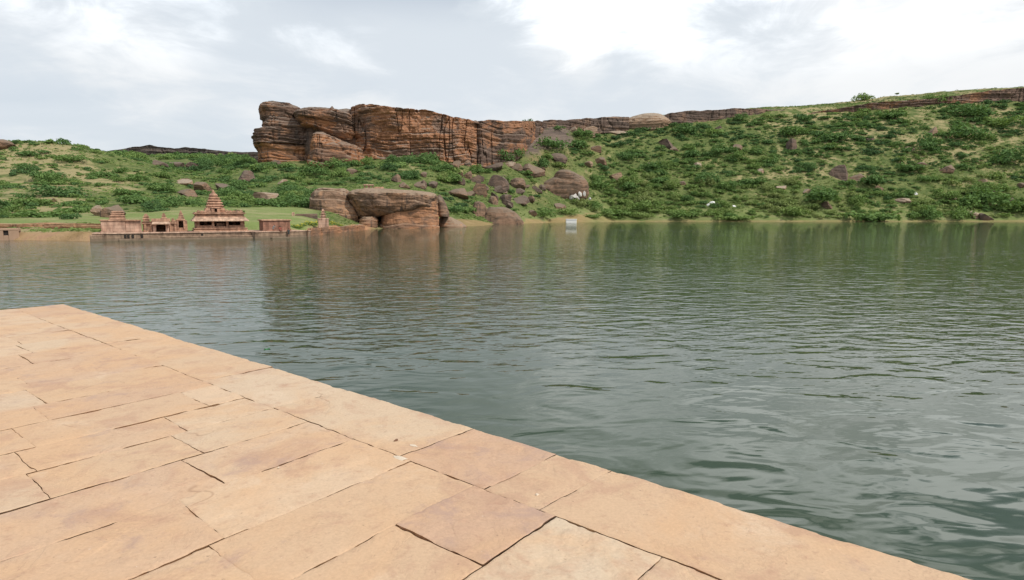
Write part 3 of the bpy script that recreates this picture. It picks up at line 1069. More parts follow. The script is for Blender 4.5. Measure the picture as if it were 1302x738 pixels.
# prow: beds stacked on one another
loft('prow_cap', [(152, 336, 372), (148, 331, 378), (141, 329.5, 381), (135, 329, 384), (130, 330, 374), (127.5, 334, 356), (126, 339, 350)], 345, 34, M['cliff_dark'], 40, 150, 1.2, .18, 1.05, 2.3, .10, .54, 31, cl, .3)
loft('prow_bed', [(166, 333, 398), (160, 332, 396), (155, 335, 392), (150, 336, 386), (147, 342, 380)], 345, 32, M['cliff_dark'], 34, 150, 1.1, .18, 1.05, 2.0, .06, .54, 32, cl, .3)
loft('prow_bed', [(182, 323, 400), (174, 321, 398), (168, 320, 396), (163.5, 322, 392), (161, 330, 388)], 344, 34, M['cliff_dark'], 34, 150, 1.2, .18, 1.1, 2.1, .05, .54, 33, cl, .3)
loft('prow_base', [(208, 330, 402), (203, 327, 400), (196, 325.5, 398), (188, 325, 397), (181, 323, 396), (178, 325, 390)], 346, 34, M['cliff'], 44, 150, 1.3, .17, 1.2, 2.8, 0, .54, 34, cl, .3)
# tilted tongue of rock with the hollow under it
loft('tongue_slab', [(156, 420, 453), (152, 396, 453), (147, 374, 452), (142, 370, 449), (138.5, 374, 441), (136, 384, 430), (134.7, 392, 420)], 342, 34, M['cliff_dark'], 40, 160, 1.1, .18, .9, 2.0, .17, .54, 35, cl, .3)
loft('tongue_bed', [(176, 430, 453), (171, 415, 453), (165, 398, 453), (158, 384, 451), (153, 376, 448), (149, 373, 440)], 345, 30, M['cliff'], 40, 150, 1.1, .18, 1.0, 2.4, .15, .54, 36, cl, .3)
loft('cliff_core', [(200, 385, 466), (185, 380, 464), (165, 384, 460), (150, 385, 466), (142, 392, 465), (138.5, 420, 463), (136.5, 436, 460)], 352, 36, M['cliff_dark'], 40, 140, 1.2, .14, .8, 2.4, .1, .54, 37, cl, .3)
# buttress in front
loft('buttress', [(216, 396, 474), (211, 392, 474), (204, 391, 473), (196, 390, 466), (189, 392, 462), (184, 393, 456), (180, 395, 446), (174, 396, 430), (168, 398, 416), (165.5, 402, 410)], 331, 30, M['cliff'], 56, 160, 1.3, .18, 1.15, 3.0, .13, .54, 38, cl, .35)
# the smooth dark apron beyond the face
# knobs on the skyline
for (a, b, y0, y1, s) in ((500, 514, 141, 136, 61), (418, 426, 139, 134, 62), (598, 610, 157, 152.5, 63)):
    loft('skyline_knob', [(y0, a, b), ((y0 + y1) / 2, a + 1, b - 1), (y1, a + (b - a) * .4, b - (b - a) * .35)], 366 if a < 612 else 396, 9, M['cliff_dark'], 12, 40, .5, .3, .3, 1.5, 0, .8, s, cl)

# ------------------------------------------------------------------ rim ledges along the plateau
o = wall_rock('rim_ledge', [(690, 153, 172, 449), (720, 152.5, 171, 462), (750, 150.5, 170, 479), (775, 148.5, 169, 491), (800, 148.5, 171, 497)], 26, M['ledge'], 160, 34, 1.0, .2, .7, 1.8, 0, 44, parent=None)
tag(o, 'dark weathered rim ledge between the orange cliff and the pale overhanging slab', 'rock ledge')
o = loft('overhanging_slab', [(168, 787, 848), (163, 781, 853), (158, 779, 855), (153.5, 783, 856), (149, 788, 853), (145, 799, 848), (142, 813, 842), (140.8, 822, 838)], 494, 46, M['pale_rock'], 40, 140, 1.0, .12, .9, 2.4, -.04, .75, 45)
tag(o, 'big pale slab of rock overhanging the top of the slope on the plateau rim', 'rock')
o = wall_rock('rim_ledge', [(838, 150, 163, 499), (852, 143.5, 163, 503), (875, 141, 162, 509), (900, 140.5, 160, 515), (925, 138.5, 157, 520), (945, 138, 155, 524), (965, 138.5, 152, 529), (985, 139.5, 149, 535), (1003, 140.5, 147, 541)], 30, M['ledge'], 190, 34, 1.0, .2, .7, 1.7, 0, 46)
tag(o, 'low dark rim ledge running from the pale overhanging slab toward the grassy crest', 'rock ledge')
o = wall_rock('rim_ledge', [(1000, 149, 154, 530), (1020, 145.5, 154, 530), (1050, 141, 153, 530), (1080, 136, 151, 530), (1110, 131, 148, 531), (1140, 128.5, 147, 531), (1170, 126.5, 145, 531), (1200, 124, 143, 531), (1225, 121, 142, 531), (1262, 115.5, 140, 531), (1302, 112, 137, 531), (1420, 107, 132, 531)], 26, M['cliff_dark'], 330, 34, 1.0, .2, 1.0, 1.9, 0, 47, lip=1.0)
tag(o, 'long dark layered rim ledge with a grassy strip above it', 'rock ledge')
o = wall_rock('rim_ledge', [(955, 151, 156, 522), (990, 149, 155, 524), (1020, 148.5, 155, 525), (1060, 147, 155, 526), (1100, 149, 155, 524)], 10, M['ledge'], 150, 22, .9, .25, .6, 1.4, 0, 48)
tag(o, 'thin broken grey ledge in the scrub just below the long dark rim', 'rock ledge')
o = wall_rock('rocky_ridge', [(128, 195, 206, 720), (140, 191.5, 206, 722), (155, 190, 206, 722), (165, 187.5, 206, 724), (178, 186.5, 206, 724), (190, 184.5, 206, 726), (200, 187, 206, 726), (222, 189, 206, 728), (235, 187.5, 206, 728), (250, 188.5, 206, 730), (270, 191, 206, 732), (292, 193, 206, 734), (315, 193.5, 206, 736), (345, 194, 206, 738)],
              70, M['far_ridge'], 220, 34, 2.0, .06, 1.3, 3.0, 0, 49)
tag(o, 'distant dark rocky ridge closing the valley behind the scrubby hill', 'ridge')

# ------------------------------------------------------------------ the split rock on the shore
o = loft('split_rock', [(284, 394, 457), (276, 393.5, 456), (264, 393, 454), (254, 393, 449.5), (248, 394, 446), (243.5, 396.5, 443), (240.8, 400, 440), (239, 405, 436)], 183, 22, M['shore_rock'], 80, 170, 1.4, .22, .30, 2.3, .12, .58, 71, shrink=.4)
tag(o, 'rounded brown boulder left of the crack, with a hollow dark lower side', 'boulder')
rk = empty('long_shore_rock', tuple(Wt(520, 291, 0)))
tag(rk, 'long brown rock overhanging an orange base at the water, with a pavilion on top', 'rock')
loft('capstone', [(278, 458, 474), (274, 453, 500), (268, 450, 534), (262, 447, 557), (256, 444, 560), (251, 441, 560.5), (247.5, 439, 558.5), (245, 441, 553), (242.5, 446, 536), (240.5, 453, 516), (239, 462, 497)], 183, 26, M['shore_rock'], 90, 210, 1.4, .22, .32, 2.6, .10, .58, 72, rk, shrink=.3)
loft('undercut_base', [(293, 478, 561), (286, 480, 560), (278, 480.5, 559.5), (270, 482, 559), (263, 494, 558), (256, 530, 557.5)], 185.8, 22, M['shore_base'], 60, 170, .9, .2, .22, 1.6, .06, .72, 73, rk, shrink=.25)
loft('undercut_base', [(290, 436, 470), (275, 438, 468), (262, 440, 464), (252, 443, 460)], 192, 14, M['boulder_dark'], 30, 80, .8, .25, .1, .9, .0, .75, 79, rk, shrink=.3)
loft('undercut_base', [(294, 456, 481.5), (286, 456, 480.5), (279, 458, 479), (276, 462, 476)], 182, 18, M['shore_base'], 36, 90, .5, .25, .3, .9, .0, .75, 74, rk, shrink=.3)
o = loft('leaning_rock', [(276, 556, 571), (266, 555, 569), (256, 555, 566), (248, 556, 561)], 200, 12, M['boulder'], 30, 70, .6, .3, .2, 1.2, 0, .8, 75)
tag(o, 'grey brown rock leaning against the end of the long shore rock', 'boulder')
o = loft('shore_shelf', [(289, 553, 594), (284, 556, 588), (279.5, 558, 580), (276, 560, 572)], 206, 13, M['shore_base'], 24, 90, .5, .3, .3, .8, 0, .8, 76)
tag(o, 'low flat orange rock shelf at the waterline beside the long shore rock', 'rock')
o = wall_rock('rock_bank', [(391, 290.8, 302.5, 113), (400, 290, 301, 119), (410, 289.4, 299.5, 127), (430, 288.3, 297, 142), (447, 287.3, 295, 156), (464, 286.3, 293.5, 171)], 9, M['shore_base'], 170, 26, .6, .3, .35, .8, 0, 77, back_drop=.6)
tag(o, 'low pinkish rock bank at the water between the bathing steps and the split boulder', 'bank')
o = wall_rock('earth_bank', [(-60, 285.4, 292.5, 108), (-20, 285.3, 292.5, 107), (0, 285.1, 292.2, 106.5), (60, 284.7, 292, 105), (100, 284.4, 291.6, 104), (129, 284.4, 291.4, 103.4)], 5, M['earth'], 260, 24, .5, .3, .3, .7, 0, 78, back_drop=.3)
tag(o, 'long cut bank of orange earth below the dry hill beside the enclosure wall', 'bank')


# ------------------------------------------------------------------ boulders
def boulder_mesh(seed, cuts=9, flat=1.0):
    bm = bmesh.new()
    bmesh.ops.create_icosphere(bm, subdivisions=4, radius=1)
    v = np.array([x.co[:] for x in bm.verts])
    f = [[x.index for x in q.verts] for q in bm.faces]
    bm.free()
    rg = np.random.RandomState(seed)
    for k in range(cuts):
        n = rg.normal(size=3)
        n[2] *= .8
        n /= np.linalg.norm(n)
        d = rg.uniform(.30, .72)
        h = v @ n - d
        v = v - np.clip(h, 0, None)[:, None] * n[None] * .93
    r = 1 + .05 * fbm(v * 1.7 + seed, 4, seed) + .085 * fbm(v * 5 + seed, 5, seed + 5, .65)
    # faint bedding
    r = r + .03 * strata_fn(v[:, 2] + .2 * fbm(v + seed, 2, seed), .33, seed)
    v = v * r[:, None]
    v[:, 2] = np.where(v[:, 2] < -.35, -.35 + (v[:, 2] + .35) * .5, v[:, 2])
    # normalise the outline to a unit box
    v[:, 0] = (v[:, 0] - v[:, 0].min()) / np.ptp(v[:, 0]) - .5
    v[:, 1] = (v[:, 1] - v[:, 1].min()) / np.ptp(v[:, 1]) - .5
    v[:, 2] = (v[:, 2] - v[:, 2].min()) / np.ptp(v[:, 2])
    return v, f


ROCKS = []      # (px0, px1, py0, py1) kept clear of shrubs


def ground_Y(px, py, lo=95, hi=700):
    """distance at which the sight line through a pixel first meets the hills"""
    d = ray(px, py)
    ys = np.concatenate([np.arange(lo, 240, .5), np.arange(240, hi, 1.0)])
    xs, zs = d[0] / d[1] * ys, EYE + d[2] / d[1] * ys
    h = terr(xs, ys)
    hit = np.nonzero(h > zs)[0]
    return ys[hit[0]] if len(hit) else None


def put_boulder(x0, x1, y0, y1, mat, label, seed, group=None, name='boulder', Y=None, deep=1.0, cuts=9, cat='boulder', sink=.22):
    pxc = (x0 + x1) / 2
    if Y is None:
        Y = ground_Y(pxc, y1)
    if Y is None:
        return None
    c, v, r = view_frame(pxc, Y)
    wd = (on_plane(x1, y1, c, v) - on_plane(x0, y1, c, v)) @ r
    zb, zt = P(pxc, y1, Y)[2], P(pxc, y0, Y)[2]
    h = zt - zb
    vv, f = boulder_mesh(seed, cuts)
    d = deep * min(wd, max(h * 2.2, wd * .5))
    base = P(pxc, y1, Y)
    q = base[None] + vv[:, :1] * wd * r[None] + (vv[:, 1:2] + .35) * d * v[None]
    q[:, 2] = zb - h * sink + vv[:, 2] * h * (1 + sink)
    o = mesh_obj(name, q, f, mat, None, tuple(base), smooth=False)
    tag(o, label, cat, group)
    ROCKS.append((x0 - 1, x1 + 1, y0 - 1, y1 + 1))
    return o


B, BD, PR = M['boulder'], M['boulder_dark'], M['pale_rock']
TAL = 'fallen boulders on the scree under the cliff'
TL = 'angular brown boulder half sunk in the scrub of the scree under the cliff'
RH_ = 'small rocks showing through the scrub of the big hillside'
RL = 'small weathered rock poking out of the scrub on the big green hillside'
# the two-tier boulder over the whitewashed stones
bb = empty('big_scree_boulder', tuple(P(715, 250, ground_Y(712, 252) or 385)))
YB = ground_Y(712, 252) or 385
tag(bb, 'largest reddish boulder on the scree, rounded cap over a broad body, whitewashed stones below', 'boulder')
loft('boulder_body', [(255, 690, 744), (250, 684, 748), (244, 682, 749.5), (238, 684, 750), (232, 690, 749), (227, 698, 744), (223, 706, 738)], YB, 20, M['boulder'], 46, 120, 1.5, .14, .3, 2.6, .08, .75, 81, bb, shrink=.5)
loft('boulder_cap', [(231, 702, 741), (227, 703, 741), (222, 704, 737), (218, 707, 730), (215.5, 713, 723)], YB + 1, 15, M['boulder'], 30, 90, .7, .15, .3, 1.6, .05, .8, 82, bb, shrink=.5)
ROCKS.append((682, 750, 214, 256))
for i, (a, b, y0, y1, mt, lb, gp) in enumerate([
    (662, 694, 207, 225, B, 'long slanting boulder above and left of the largest reddish scree boulder', None),
    (620, 648, 222, 242, BD, 'pointed triangular grey boulder midway up the scree', None),
    (614, 640, 206, 219, BD, 'dark tilted slab rock uphill of the pointed triangular boulder', None),
    (697, 722, 194, 208, BD, 'dark brown blocky boulder high on the slope above the largest scree boulder', None),
    (751, 772, 199, 210, B, 'reddish blocky boulder in scrub, beside a paler low rock, high on the scree', None),
    (739, 754, 205, 213, PR, 'pale low rock beside the reddish blocky boulder high on the scree', None),
    (772, 793, 219, 230, PR, 'isolated tan rock in the green scrub past the largest scree boulder', None),
    (748, 765, 185, 193, B, 'pinkish rock in the scrub below the smooth dark rock apron', None),
    (601, 620, 233, 250, B, TL, TAL), (570, 596, 239, 253, B, TL, TAL), (632, 651, 247, 258, BD, TL, TAL), (650, 674, 248, 261, BD, TL, TAL),
    (597, 620, 256, 275, B, 'pale cracked boulder just uphill of the big rock slab at the waterline', None),
    (648, 669, 226, 241, B, TL, TAL), (705, 720, 258, 267, B, 'small round boulder alone in the green below the whitewashed stones', None),
    (585, 601, 217, 227, B, TL, TAL), (526, 543, 230, 240, B, TL, TAL), (570, 584, 207, 218, B, TL, TAL),
    (570, 611, 194, 206, BD, 'broad flat brown slab at the foot of the orange cliff', None),
    (533, 543, 218, 226, B, TL, TAL), (587, 600, 203, 211, B, TL, TAL), (671, 683, 267, 275, B, TL, TAL),
    (636, 656, 205, 212, PR, TL, TAL), (545, 557, 230, 240, BD, TL, TAL), (624, 634, 244, 256, BD, TL, TAL), (606, 616, 222, 231, BD, TL, TAL),
    (676, 690, 236, 246, BD, TL, TAL), (655, 668, 239, 248, BD, TL, TAL), (665, 680, 249, 257, B, TL, TAL), (628, 640, 236, 246, BD, TL, TAL),
    (580, 592, 226, 236, BD, TL, TAL), (610, 622, 236, 243, BD, TL, TAL), (640, 652, 258, 266, BD, TL, TAL),
    (507, 522, 231, 240, B, TL, TAL), (531, 543, 229, 240, BD, TL, TAL), (497, 512, 221, 232, B, TL, TAL),
    (721, 739, 160, 171, PR, 'pale cracked rock on the dark apron under the plateau rim', None),
    (742, 760, 160, 174, PR, 'greyish pale lumpy rock under the plateau rim, below the first rim ledge', None),
    (833, 857, 176, 188, BD, RL, RH_), (851, 864, 185, 193, B, RL, RH_), (772, 800, 165, 172, PR, RL, RH_),
    (995, 1014, 176, 192, BD, 'dark upright rock in the scrub high on the big green hillside', None),
    (1053, 1080, 209, 228, BD, 'larger of two brown boulders lying side by side halfway up the big hillside', None),
    (1077, 1102, 220, 230, B, 'lower, flatter of two brown boulders lying side by side on the big hillside', None),
    (1178, 1192, 161, 173, PR, 'pinkish bare rock high on the big hillside below the long dark rim', None),
    (1194, 1214, 209, 221, B, RL, RH_), (1134, 1160, 252, 259, PR, 'flat tan rock low on the big green hillside', None),
    (1225, 1253, 266, 279, PR, 'tan rock at the far waterline leaning on a darker rock', None),
    (1243, 1264, 271, 281.5, BD, 'dark rock at the far waterline beside a tan one', None),
    (1042, 1060, 256, 266, B, RL, RH_), (1163, 1178, 206, 215, B, RL, RH_), (1240, 1256, 228, 236, PR, RL, RH_), (1275, 1289, 252, 260, PR, RL, RH_),
    (1253, 1267, 238, 247, BD, RL, RH_), (930, 944, 183, 191, B, RL, RH_), (960, 974, 214, 221, PR, RL, RH_), (1018, 1034, 240, 247, PR, RL, RH_), (1110, 1124, 236, 243, B, RL, RH_),
    (880, 892, 206, 213, PR, RL, RH_), (905, 918, 160, 168, BD, RL, RH_), (1290, 1306, 232, 240, B, RL, RH_), (1205, 1218, 250, 256, PR, RL, RH_), (820, 834, 206, 212, PR, RL, RH_),
    (1098, 1112, 172, 180, BD, RL, RH_), (1150, 1165, 186, 193, B, RL, RH_), (985, 1000, 236, 242, PR, RL, RH_), (862, 874, 230, 236, B, RL, RH_),
    (299, 326, 216, 232, BD, 'large dark boulder on the green slope in front of the cliff prow', None),
    (274, 294, 233, 243, BD, 'dark low boulder uphill of the tiered temple tower', None),
    (223, 246, 226, 236, PR, 'pale pinkish rock ledge high on the slope behind the small pyramid-roofed shrine', None),
    (225, 253, 240, 250, B, 'broad pinkish rock outcrop on the slope just left of the temple spire', None),
    (246, 274, 231, 244, B, 'brown rock outcrop on the slope directly above the temple spire', None),
    (291, 307, 252, 259, B, 'small dark rock on the slope right of the temple spire', None),
    (322, 355, 244, 254, PR, 'long tan rock in the scrub behind the lawn', None),
    (-6, 22, 177, 190, B, 'brown rock outcrop on the crest of the dry hill', None),
    (115, 138, 261, 275, PR, 'pale boulder behind the low stepped tower, beside a larger brown one', None),
    (127, 161, 260, 277, B, 'large smooth brown boulder right behind the low stepped tower', None),
    (193, 215, 203, 212, BD, 'grey rocks in the hollow below the distant ridge', 'rocks in the hollow below the ridge'),
    (212, 236, 205, 214, BD, 'grey rocks in the hollow below the distant ridge', 'rocks in the hollow below the ridge'),
    (236, 256, 206, 216, BD, 'grey rocks in the hollow below the distant ridge', 'rocks in the hollow below the ridge'),
    (352, 366, 228, 236, PR, 'small pale rock on the slope between the dark boulder and the cliff', None),
    (60, 74, 252, 258, PR, 'small pale rock on the dry hill above the earth bank', None),
    (342, 358, 203, 210, BD, 'brown rock on the scrub slope under the cliff prow', None),
    (440, 456, 214, 222, B, 'brown rock on the scrub slope under the cliff buttress', None),
]):
    put_boulder(a, b, y0, y1, mt, lb, 200 + i * 7, gp, cuts=7 + i % 6)
rq = random.Random(31)
for i in range(26):
    a, y1 = rq.uniform(574, 690), rq.uniform(205, 266)
    w = rq.uniform(7, 17)
    if any(x0 - w < a < x1 and t0 - 3 < y1 < t1 + 6 for x0, x1, t0, t1 in ROCKS[-8:]) or (a > 668 and y1 > 250):
        continue
    put_boulder(a, a + w, y1 - w * rq.uniform(.5, .85), y1, (B, BD)[i % 2], TL, 700 + i * 3, TAL, cuts=8 + i % 5)
o = loft('shore_slab', [(288, 604, 668), (283, 606, 666), (276, 610, 661), (270, 613, 655), (266, 617, 648), (263.5, 621, 638)], 268, 16, M['boulder'], 36, 110, 1.1, .2, .12, 1.5, -.15, .75, 83, shrink=.4)
tag(o, 'big grey brown slab of rock dipping into the lake at the waterline', 'rock')
ROCKS.append((604, 668, 262, 286))
# whitewashed stones at the foot of the big boulder
for i, (a, b, y0, y1, s) in enumerate([(728, 734, 246, 251, 1), (735, 740, 243.5, 249, 2), (724, 730, 248, 253, 4), (731, 737, 249, 254, 5), (741, 745, 243, 249, 6), (748, 752, 251, 254, 7)]):
    put_boulder(a, b, y0, y1, M['white_stone'], 'whitewashed stone heaped at the foot of the largest scree boulder', 500 + s, 'whitewashed stones', 'white_stone', Y=YB - 1.5, cuts=12, cat='stone')
for i, (a, b, y0, y1, s) in enumerate([(897, 904, 258, 262.5, 1), (902, 910, 256, 261.5, 2), (909, 916, 257.5, 262, 3), (930, 936, 261, 264, 5)]):
    put_boulder(a, b, y0, y1, M['white'], 'pale white stone lying low on the big green hillside above the shore', 520 + s, 'white stones on the hillside', 'white_stone', cuts=12, cat='stone')
put_boulder(1160, 1167, 244, 248, M['white'], 'single white stone halfway up the hillside above a flat tan rock', 531, None, 'white_stone', cuts=12, cat='stone')

# ------------------------------------------------------------------ the white tank at the far waterline
tk = empty('white_tank', tuple(Wt(726.5, 283.2, 0)))
tag(tk, 'small white flat-topped block at the far waterline below the scree', 'tank')
q0, q1 = Wt(720, 283.2), Wt(733.5, 283.2)
L = np.linalg.norm(q1 - q0)
mb = MB().box(-L / 2, L / 2, 0, 3.2, -.3, 1.6, .1, .1)
o = mb.build('tank_body', M['white'], tk, .06)
mb = MB().box(-L / 2 - .15, L / 2 + .15, -.15, 3.35, 1.6, 1.9, .12, .12)
o = mb.build('tank_lid', M['white'], tk, .05)

# ------------------------------------------------------------------ temple on its embankment
O_ = Wt(117, 307.5)
TX, TN = np.array([math.cos(YAW), math.sin(YAW)]), np.array([-math.sin(YAW), math.cos(YAW)])


def S(px, d):
    """metres along the embankment of a sight line at depth d behind its face"""
    r_ = ray(px, 290)
    k = r_[0] / r_[1]
    return float((k * (O_[1] + d * TN[1]) - (O_[0] + d * TN[0])) / (TX[0] - k * TX[1]))


def Zp(px, py, d):
    s = S(px, d)
    y = O_[1] + s * TX[1] + d * TN[1]
    return float(P(px, py, y)[2])


def world(s, d, z=0.0):
    return (O_[0] + TX[0] * s + TN[0] * d, O_[1] + TX[1] * s + TN[1] * d, z)


class Site:
    """a thing standing on the embankment: boxes given in metres along, behind and above"""
    def __init__(s, name, label, cat, s0, d0, z0, group=None):
        s.s0, s.d0, s.z0 = s0, d0, z0
        s.o = empty(name, world(s0, d0, z0), YAW)
        tag(s.o, label, cat, group)

    def part(s, name, boxes, mat, bevel=.04, parent=None, j=.015):
        mb = MB()
        for b in boxes:
            x0, x1, y0, y1, z0, z1 = b[:6]
            tx, ty = (b[6], b[7]) if len(b) > 7 else (0, 0)
            mb.box(x0 - s.s0, x1 - s.s0, y0 - s.d0, y1 - s.d0, z0 - s.z0, z1 - s.z0, tx, ty, j)
        return mb.build(name, mat, parent or s.o, bevel)

    def raw(s, name, v, f, mat, parent=None, bevel=.03, smooth=False):
        v = [(a - s.s0, b - s.d0, c - s.z0) for a, b, c in v]
        mb = MB().add(v, f)
        return mb.build(name, mat, parent or s.o, bevel, smooth=smooth)


ZT = Zp(220, 295.2, 1.0)        # top of the embankment
emb = Site('stone_embankment', 'stained stone block embankment carrying the temple along the water', 'embankment', S(220, 0), 0, 0)
sL, sR = S(117, 0), S(324, 0)
emb.part('wall', [(sL, sR, 0, 9.5, -1.2, ZT - .22)], M['ghat_wall'], .05)
emb.part('coping', [(sL - .12, sR + .1, -.14, 9.6, ZT - .217, ZT)], M['ghat_top'], .04)
emb.part('lower_step', [(S(150, -.5), S(322, -.5), -.55, -.004, -1.2, .32), (S(205, -.5), S(322, -.5), -.32, -.002, .322, .62)], M['ghat_wall'], .05)
emb.part('corner_pier', [(sL - .35, sL + 1.5, -.45, -.006, -1.2, ZT - .3)], M['ghat_wall'], .05)
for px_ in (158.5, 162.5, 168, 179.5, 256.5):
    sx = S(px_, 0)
    emb.part('drain_opening', [(sx - .16, sx + .16, -.10, .2, .45, 1.0)], M['dark_void'], .02)  # solid block, its near-black colour painted as the shade of a hole
mb = MB()
mb.box(-.22, .22, -.16, .16, 0, .3, .1, .05, .03)
o = mb.build('white_bundle', M['white'], None, .04, world(S(254.3, -.3), -.16, .63), YAW)
tag(o, 'small white bundle left on the embankment step below the temple hall', 'bundle')

# --- open pillared hall with the tiered tower
D0 = 2.6
hall = Site('temple_hall', 'open pillared temple hall with a tiered stone tower rising behind its roof', 'temple', S(277, D0), D0, ZT)
hl, hr = S(249.5, D0), S(311.5, D0)
zf = Zp(277, 290.2, D0)          # floor
zs = Zp(277, 287.3, D0)          # top of the seat wall
ze = Zp(277, 280.6, D0 - .9)     # lip of the eave
za = Zp(277, 276.2, D0)          # head of the eave
zp = Zp(277, 269.5, D0)          # top of the parapet
dpt = 6.5
hall.part('plinth', [(hl - .45, hr + .45, D0 - .55, D0 + dpt, ZT - .02, ZT + .22), (hl - .25, hr + .25, D0 - .36, D0 + dpt - .1, ZT + .223, zf - .16), (hl - .4, hr + .4, D0 - .5, D0 + dpt, zf - .158, zf)], M['temple'], .05)
px_p = [(250.5, 255.6), (269.4, 273.0), (287.6, 291.2), (305.2, 310.0)]
for a, b in px_p:
    x0, x1 = S(a, D0), S(b, D0)
    w = .36
    m_ = (x0 + x1) / 2
    hall.part('pillar', [(m_ - w * .8, m_ + w * .8, D0 - .05, D0 + .6, zf + .002, zf + .3), (m_ - w / 2, m_ + w / 2, D0 + .05, D0 + .5, zf + .302, ze + .05), (m_ - w * .85, m_ + w * .85, D0, D0 + .56, ze + .052, ze + .25), (m_ - w * 1.3, m_ + w * 1.3, D0 - .02, D0 + .6, ze + .252, ze + .42)], M['temple'], .03)
for a in (262, 280, 298):
    m_ = S(a, D0 + 3.2)
    hall.part('inner_pillar', [(m_ - .25, m_ + .25, D0 + 3.0, D0 + 3.5, zf + .002, ze + .4)], M['temple'], .03)
x = [S(p, D0) for p in (250.5, 269.5, 273, 287.6, 291.2, 310)]
hall.part('seat_wall', [(x[0], x[1], D0 - .12, D0 + .25, zf + .004, zs - .05), (x[0] - .1, x[1] + .05, D0 - .24, D0 + .28, zs - .048, zs + .06),
                        (x[4], x[5], D0 - .12, D0 + .25, zf + .004, zs - .05), (x[4] - .05, x[5] + .1, D0 - .24, D0 + .28, zs - .048, zs + .06)], M['temple'], .03)
hall.part('altar_block', [(S(275.5, D0 + .8), S(286, D0 + .8), D0 + .9, D0 + 2.0, zf + .003, Zp(280, 283.8, D0 + .8)), (S(273.2, D0), S(287.4, D0), D0 - .1, D0 + .3, zf + .006, zf + .28)], M['temple'], .04)
hall.part('back_wall', [(hl + .2, hr - .2, D0 + 5.4, D0 + 6.2, zf + .003, za)], M['temple'], .04)
hall.part('side_wall', [(hl - .05, hl + .5, D0 + .62, D0 + 5.38, zf + .003, ze + .46)], M['temple'], .04)
hall.part('side_wall', [(hr - .5, hr + .05, D0 + .62, D0 + 5.38, zf + .003, ze + .46)], M['temple'], .04)
# sloping eave slab round the front and both flanks
xo, xi = .62, .1
A = [(hl - xo, D0 - 1.0, ze), (hr + xo, D0 - 1.0, ze), (hr + xi, D0 - .05, za), (hl - xi, D0 - .05, za)]
Bq = [(a, b, c - .16) for a, b, c in A]
hall.raw('eave', A + Bq, [(0, 1, 2, 3), (7, 6, 5, 4), (0, 4, 5, 1), (1, 5, 6, 2), (2, 6, 7, 3), (3, 7, 4, 0)], M['temple_eave'])
for sg, ex in ((-1, hl), (1, hr)):
    A = [(ex + sg * xo, D0 - .98, ze + .01), (ex + sg * xo, D0 + 5.5, ze + .01), (ex + sg * xi, D0 + 5.5, za + .01), (ex + sg * xi, D0 - .06, za + .01)]
    Bq = [(a, b, c - .16) for a, b, c in A]
    f = [(0, 1, 2, 3), (7, 6, 5, 4), (0, 4, 5, 1), (1, 5, 6, 2), (2, 6, 7, 3), (3, 7, 4, 0)]
    hall.raw('eave', A + Bq, f if sg > 0 else [q[::-1] for q in f], M['temple_eave'])
zmid = (za + zp) / 2
rows = [(hl - .12, hr + .12, D0 - .10, D0 + 6.3, ze + .422, za + .12), (hl + .05, hr - .05, D0 + .1, D0 + 6.1, za + .122, zp - .42), (hl - .22, hr + .22, D0 - .18, D0 + 6.4, zp - .418, zp - .2), (hl - .05, hr + .05, D0 - .02, D0 + 6.2, zp - .198, zp - .05)]
hall.part('roof_parapet', rows, M['temple'], .04)
k = 0
for a in np.linspace(hl + .5, hr - .5, 13):
    k += 1
    if 5 <= k <= 8:
        continue
    hh = rnd.uniform(.18, .42)
    hall.part('roof_ornament', [(a - .27, a + .27, D0 - .05, D0 + .6, zp - .048, zp + hh * .55), (a - .19, a + .19, D0 + .02, D0 + .5, zp + hh * .551, zp + hh)], M['temple'], .05, j=.04)
dt = D0 + 5.0
tw = []
tiers = [(262.2, 288.2, 268.6, 264.6), (263.6, 287, 264.6, 261.0), (264.8, 285.6, 261.0, 257.4), (266.2, 284.2, 257.4, 254.2), (267.8, 282.4, 254.2, 251.0)]
zlast = None
for i, (a, b, y0, y1) in enumerate(tiers):
    x0, x1 = S(a, dt), S(b, dt)
    z0, z1 = Zp(275, y0, dt), Zp(275, y1, dt)
    if i == 0:
        z0 = zp - .6
    h = z1 - z0
    mid, hw = (x0 + x1) / 2, (x1 - x0) / 2
    for (f0, f1, e_) in ((0, .42, .86), (.42, .62, .95), (.62, 1.0, 1.0)):
        tw.append((mid - hw * e_, mid + hw * e_, dt + 1.6 - hw * e_, dt + 1.6 + hw * e_, z0 + h * f0 + .002, z0 + h * f1, .10 if f1 == 1.0 else 0, .10 if f1 == 1.0 else 0))
    if i == 0:
        tw.append((mid - hw * 1.25, mid + hw * 1.25, dt + 1.6 - hw * 1.2, dt + 1.6 + hw * 1.2, zp - .7, z0 + h * .38))
tower = hall.part('tower', tw, M['temple'], .05, j=.02)
mid = S(274.6, dt)
zd0, zd1 = Zp(275, 251.0, dt), Zp(275, 245.0, dt)
hw = (S(280.2, dt) - S(268.8, dt)) / 2
dv, df = [], []
prof = [(0, .85), (.12, .95), (.2, .78), (.28, .98), (.5, .95), (.7, .78), (.86, .52), (1.0, .30)]
n = 16
for t_, r_ in prof:
    for i in range(n):
        a = 2 * math.pi * i / n
        q_ = .86 + .14 * abs(math.cos(2 * a))
        dv.append((mid + math.cos(a) * hw * r_ * q_ * 1.05, dt + 1.6 + math.sin(a) * hw * r_ * q_ * 1.05, zd0 + (zd1 - zd0) * t_))
for k in range(len(prof) - 1):
    for i in range(n):
        df.append((k * n + i, k * n + (i + 1) % n, (k + 1) * n + (i + 1) % n, (k + 1) * n + i))
df.append(tuple(range((len(prof) - 1) * n, len(prof) * n)))
hall.raw('tower_dome', dv, df, M['temple'], bevel=0, smooth=True)
zk = Zp(275, 240.8, dt)
fv, ff = [], []
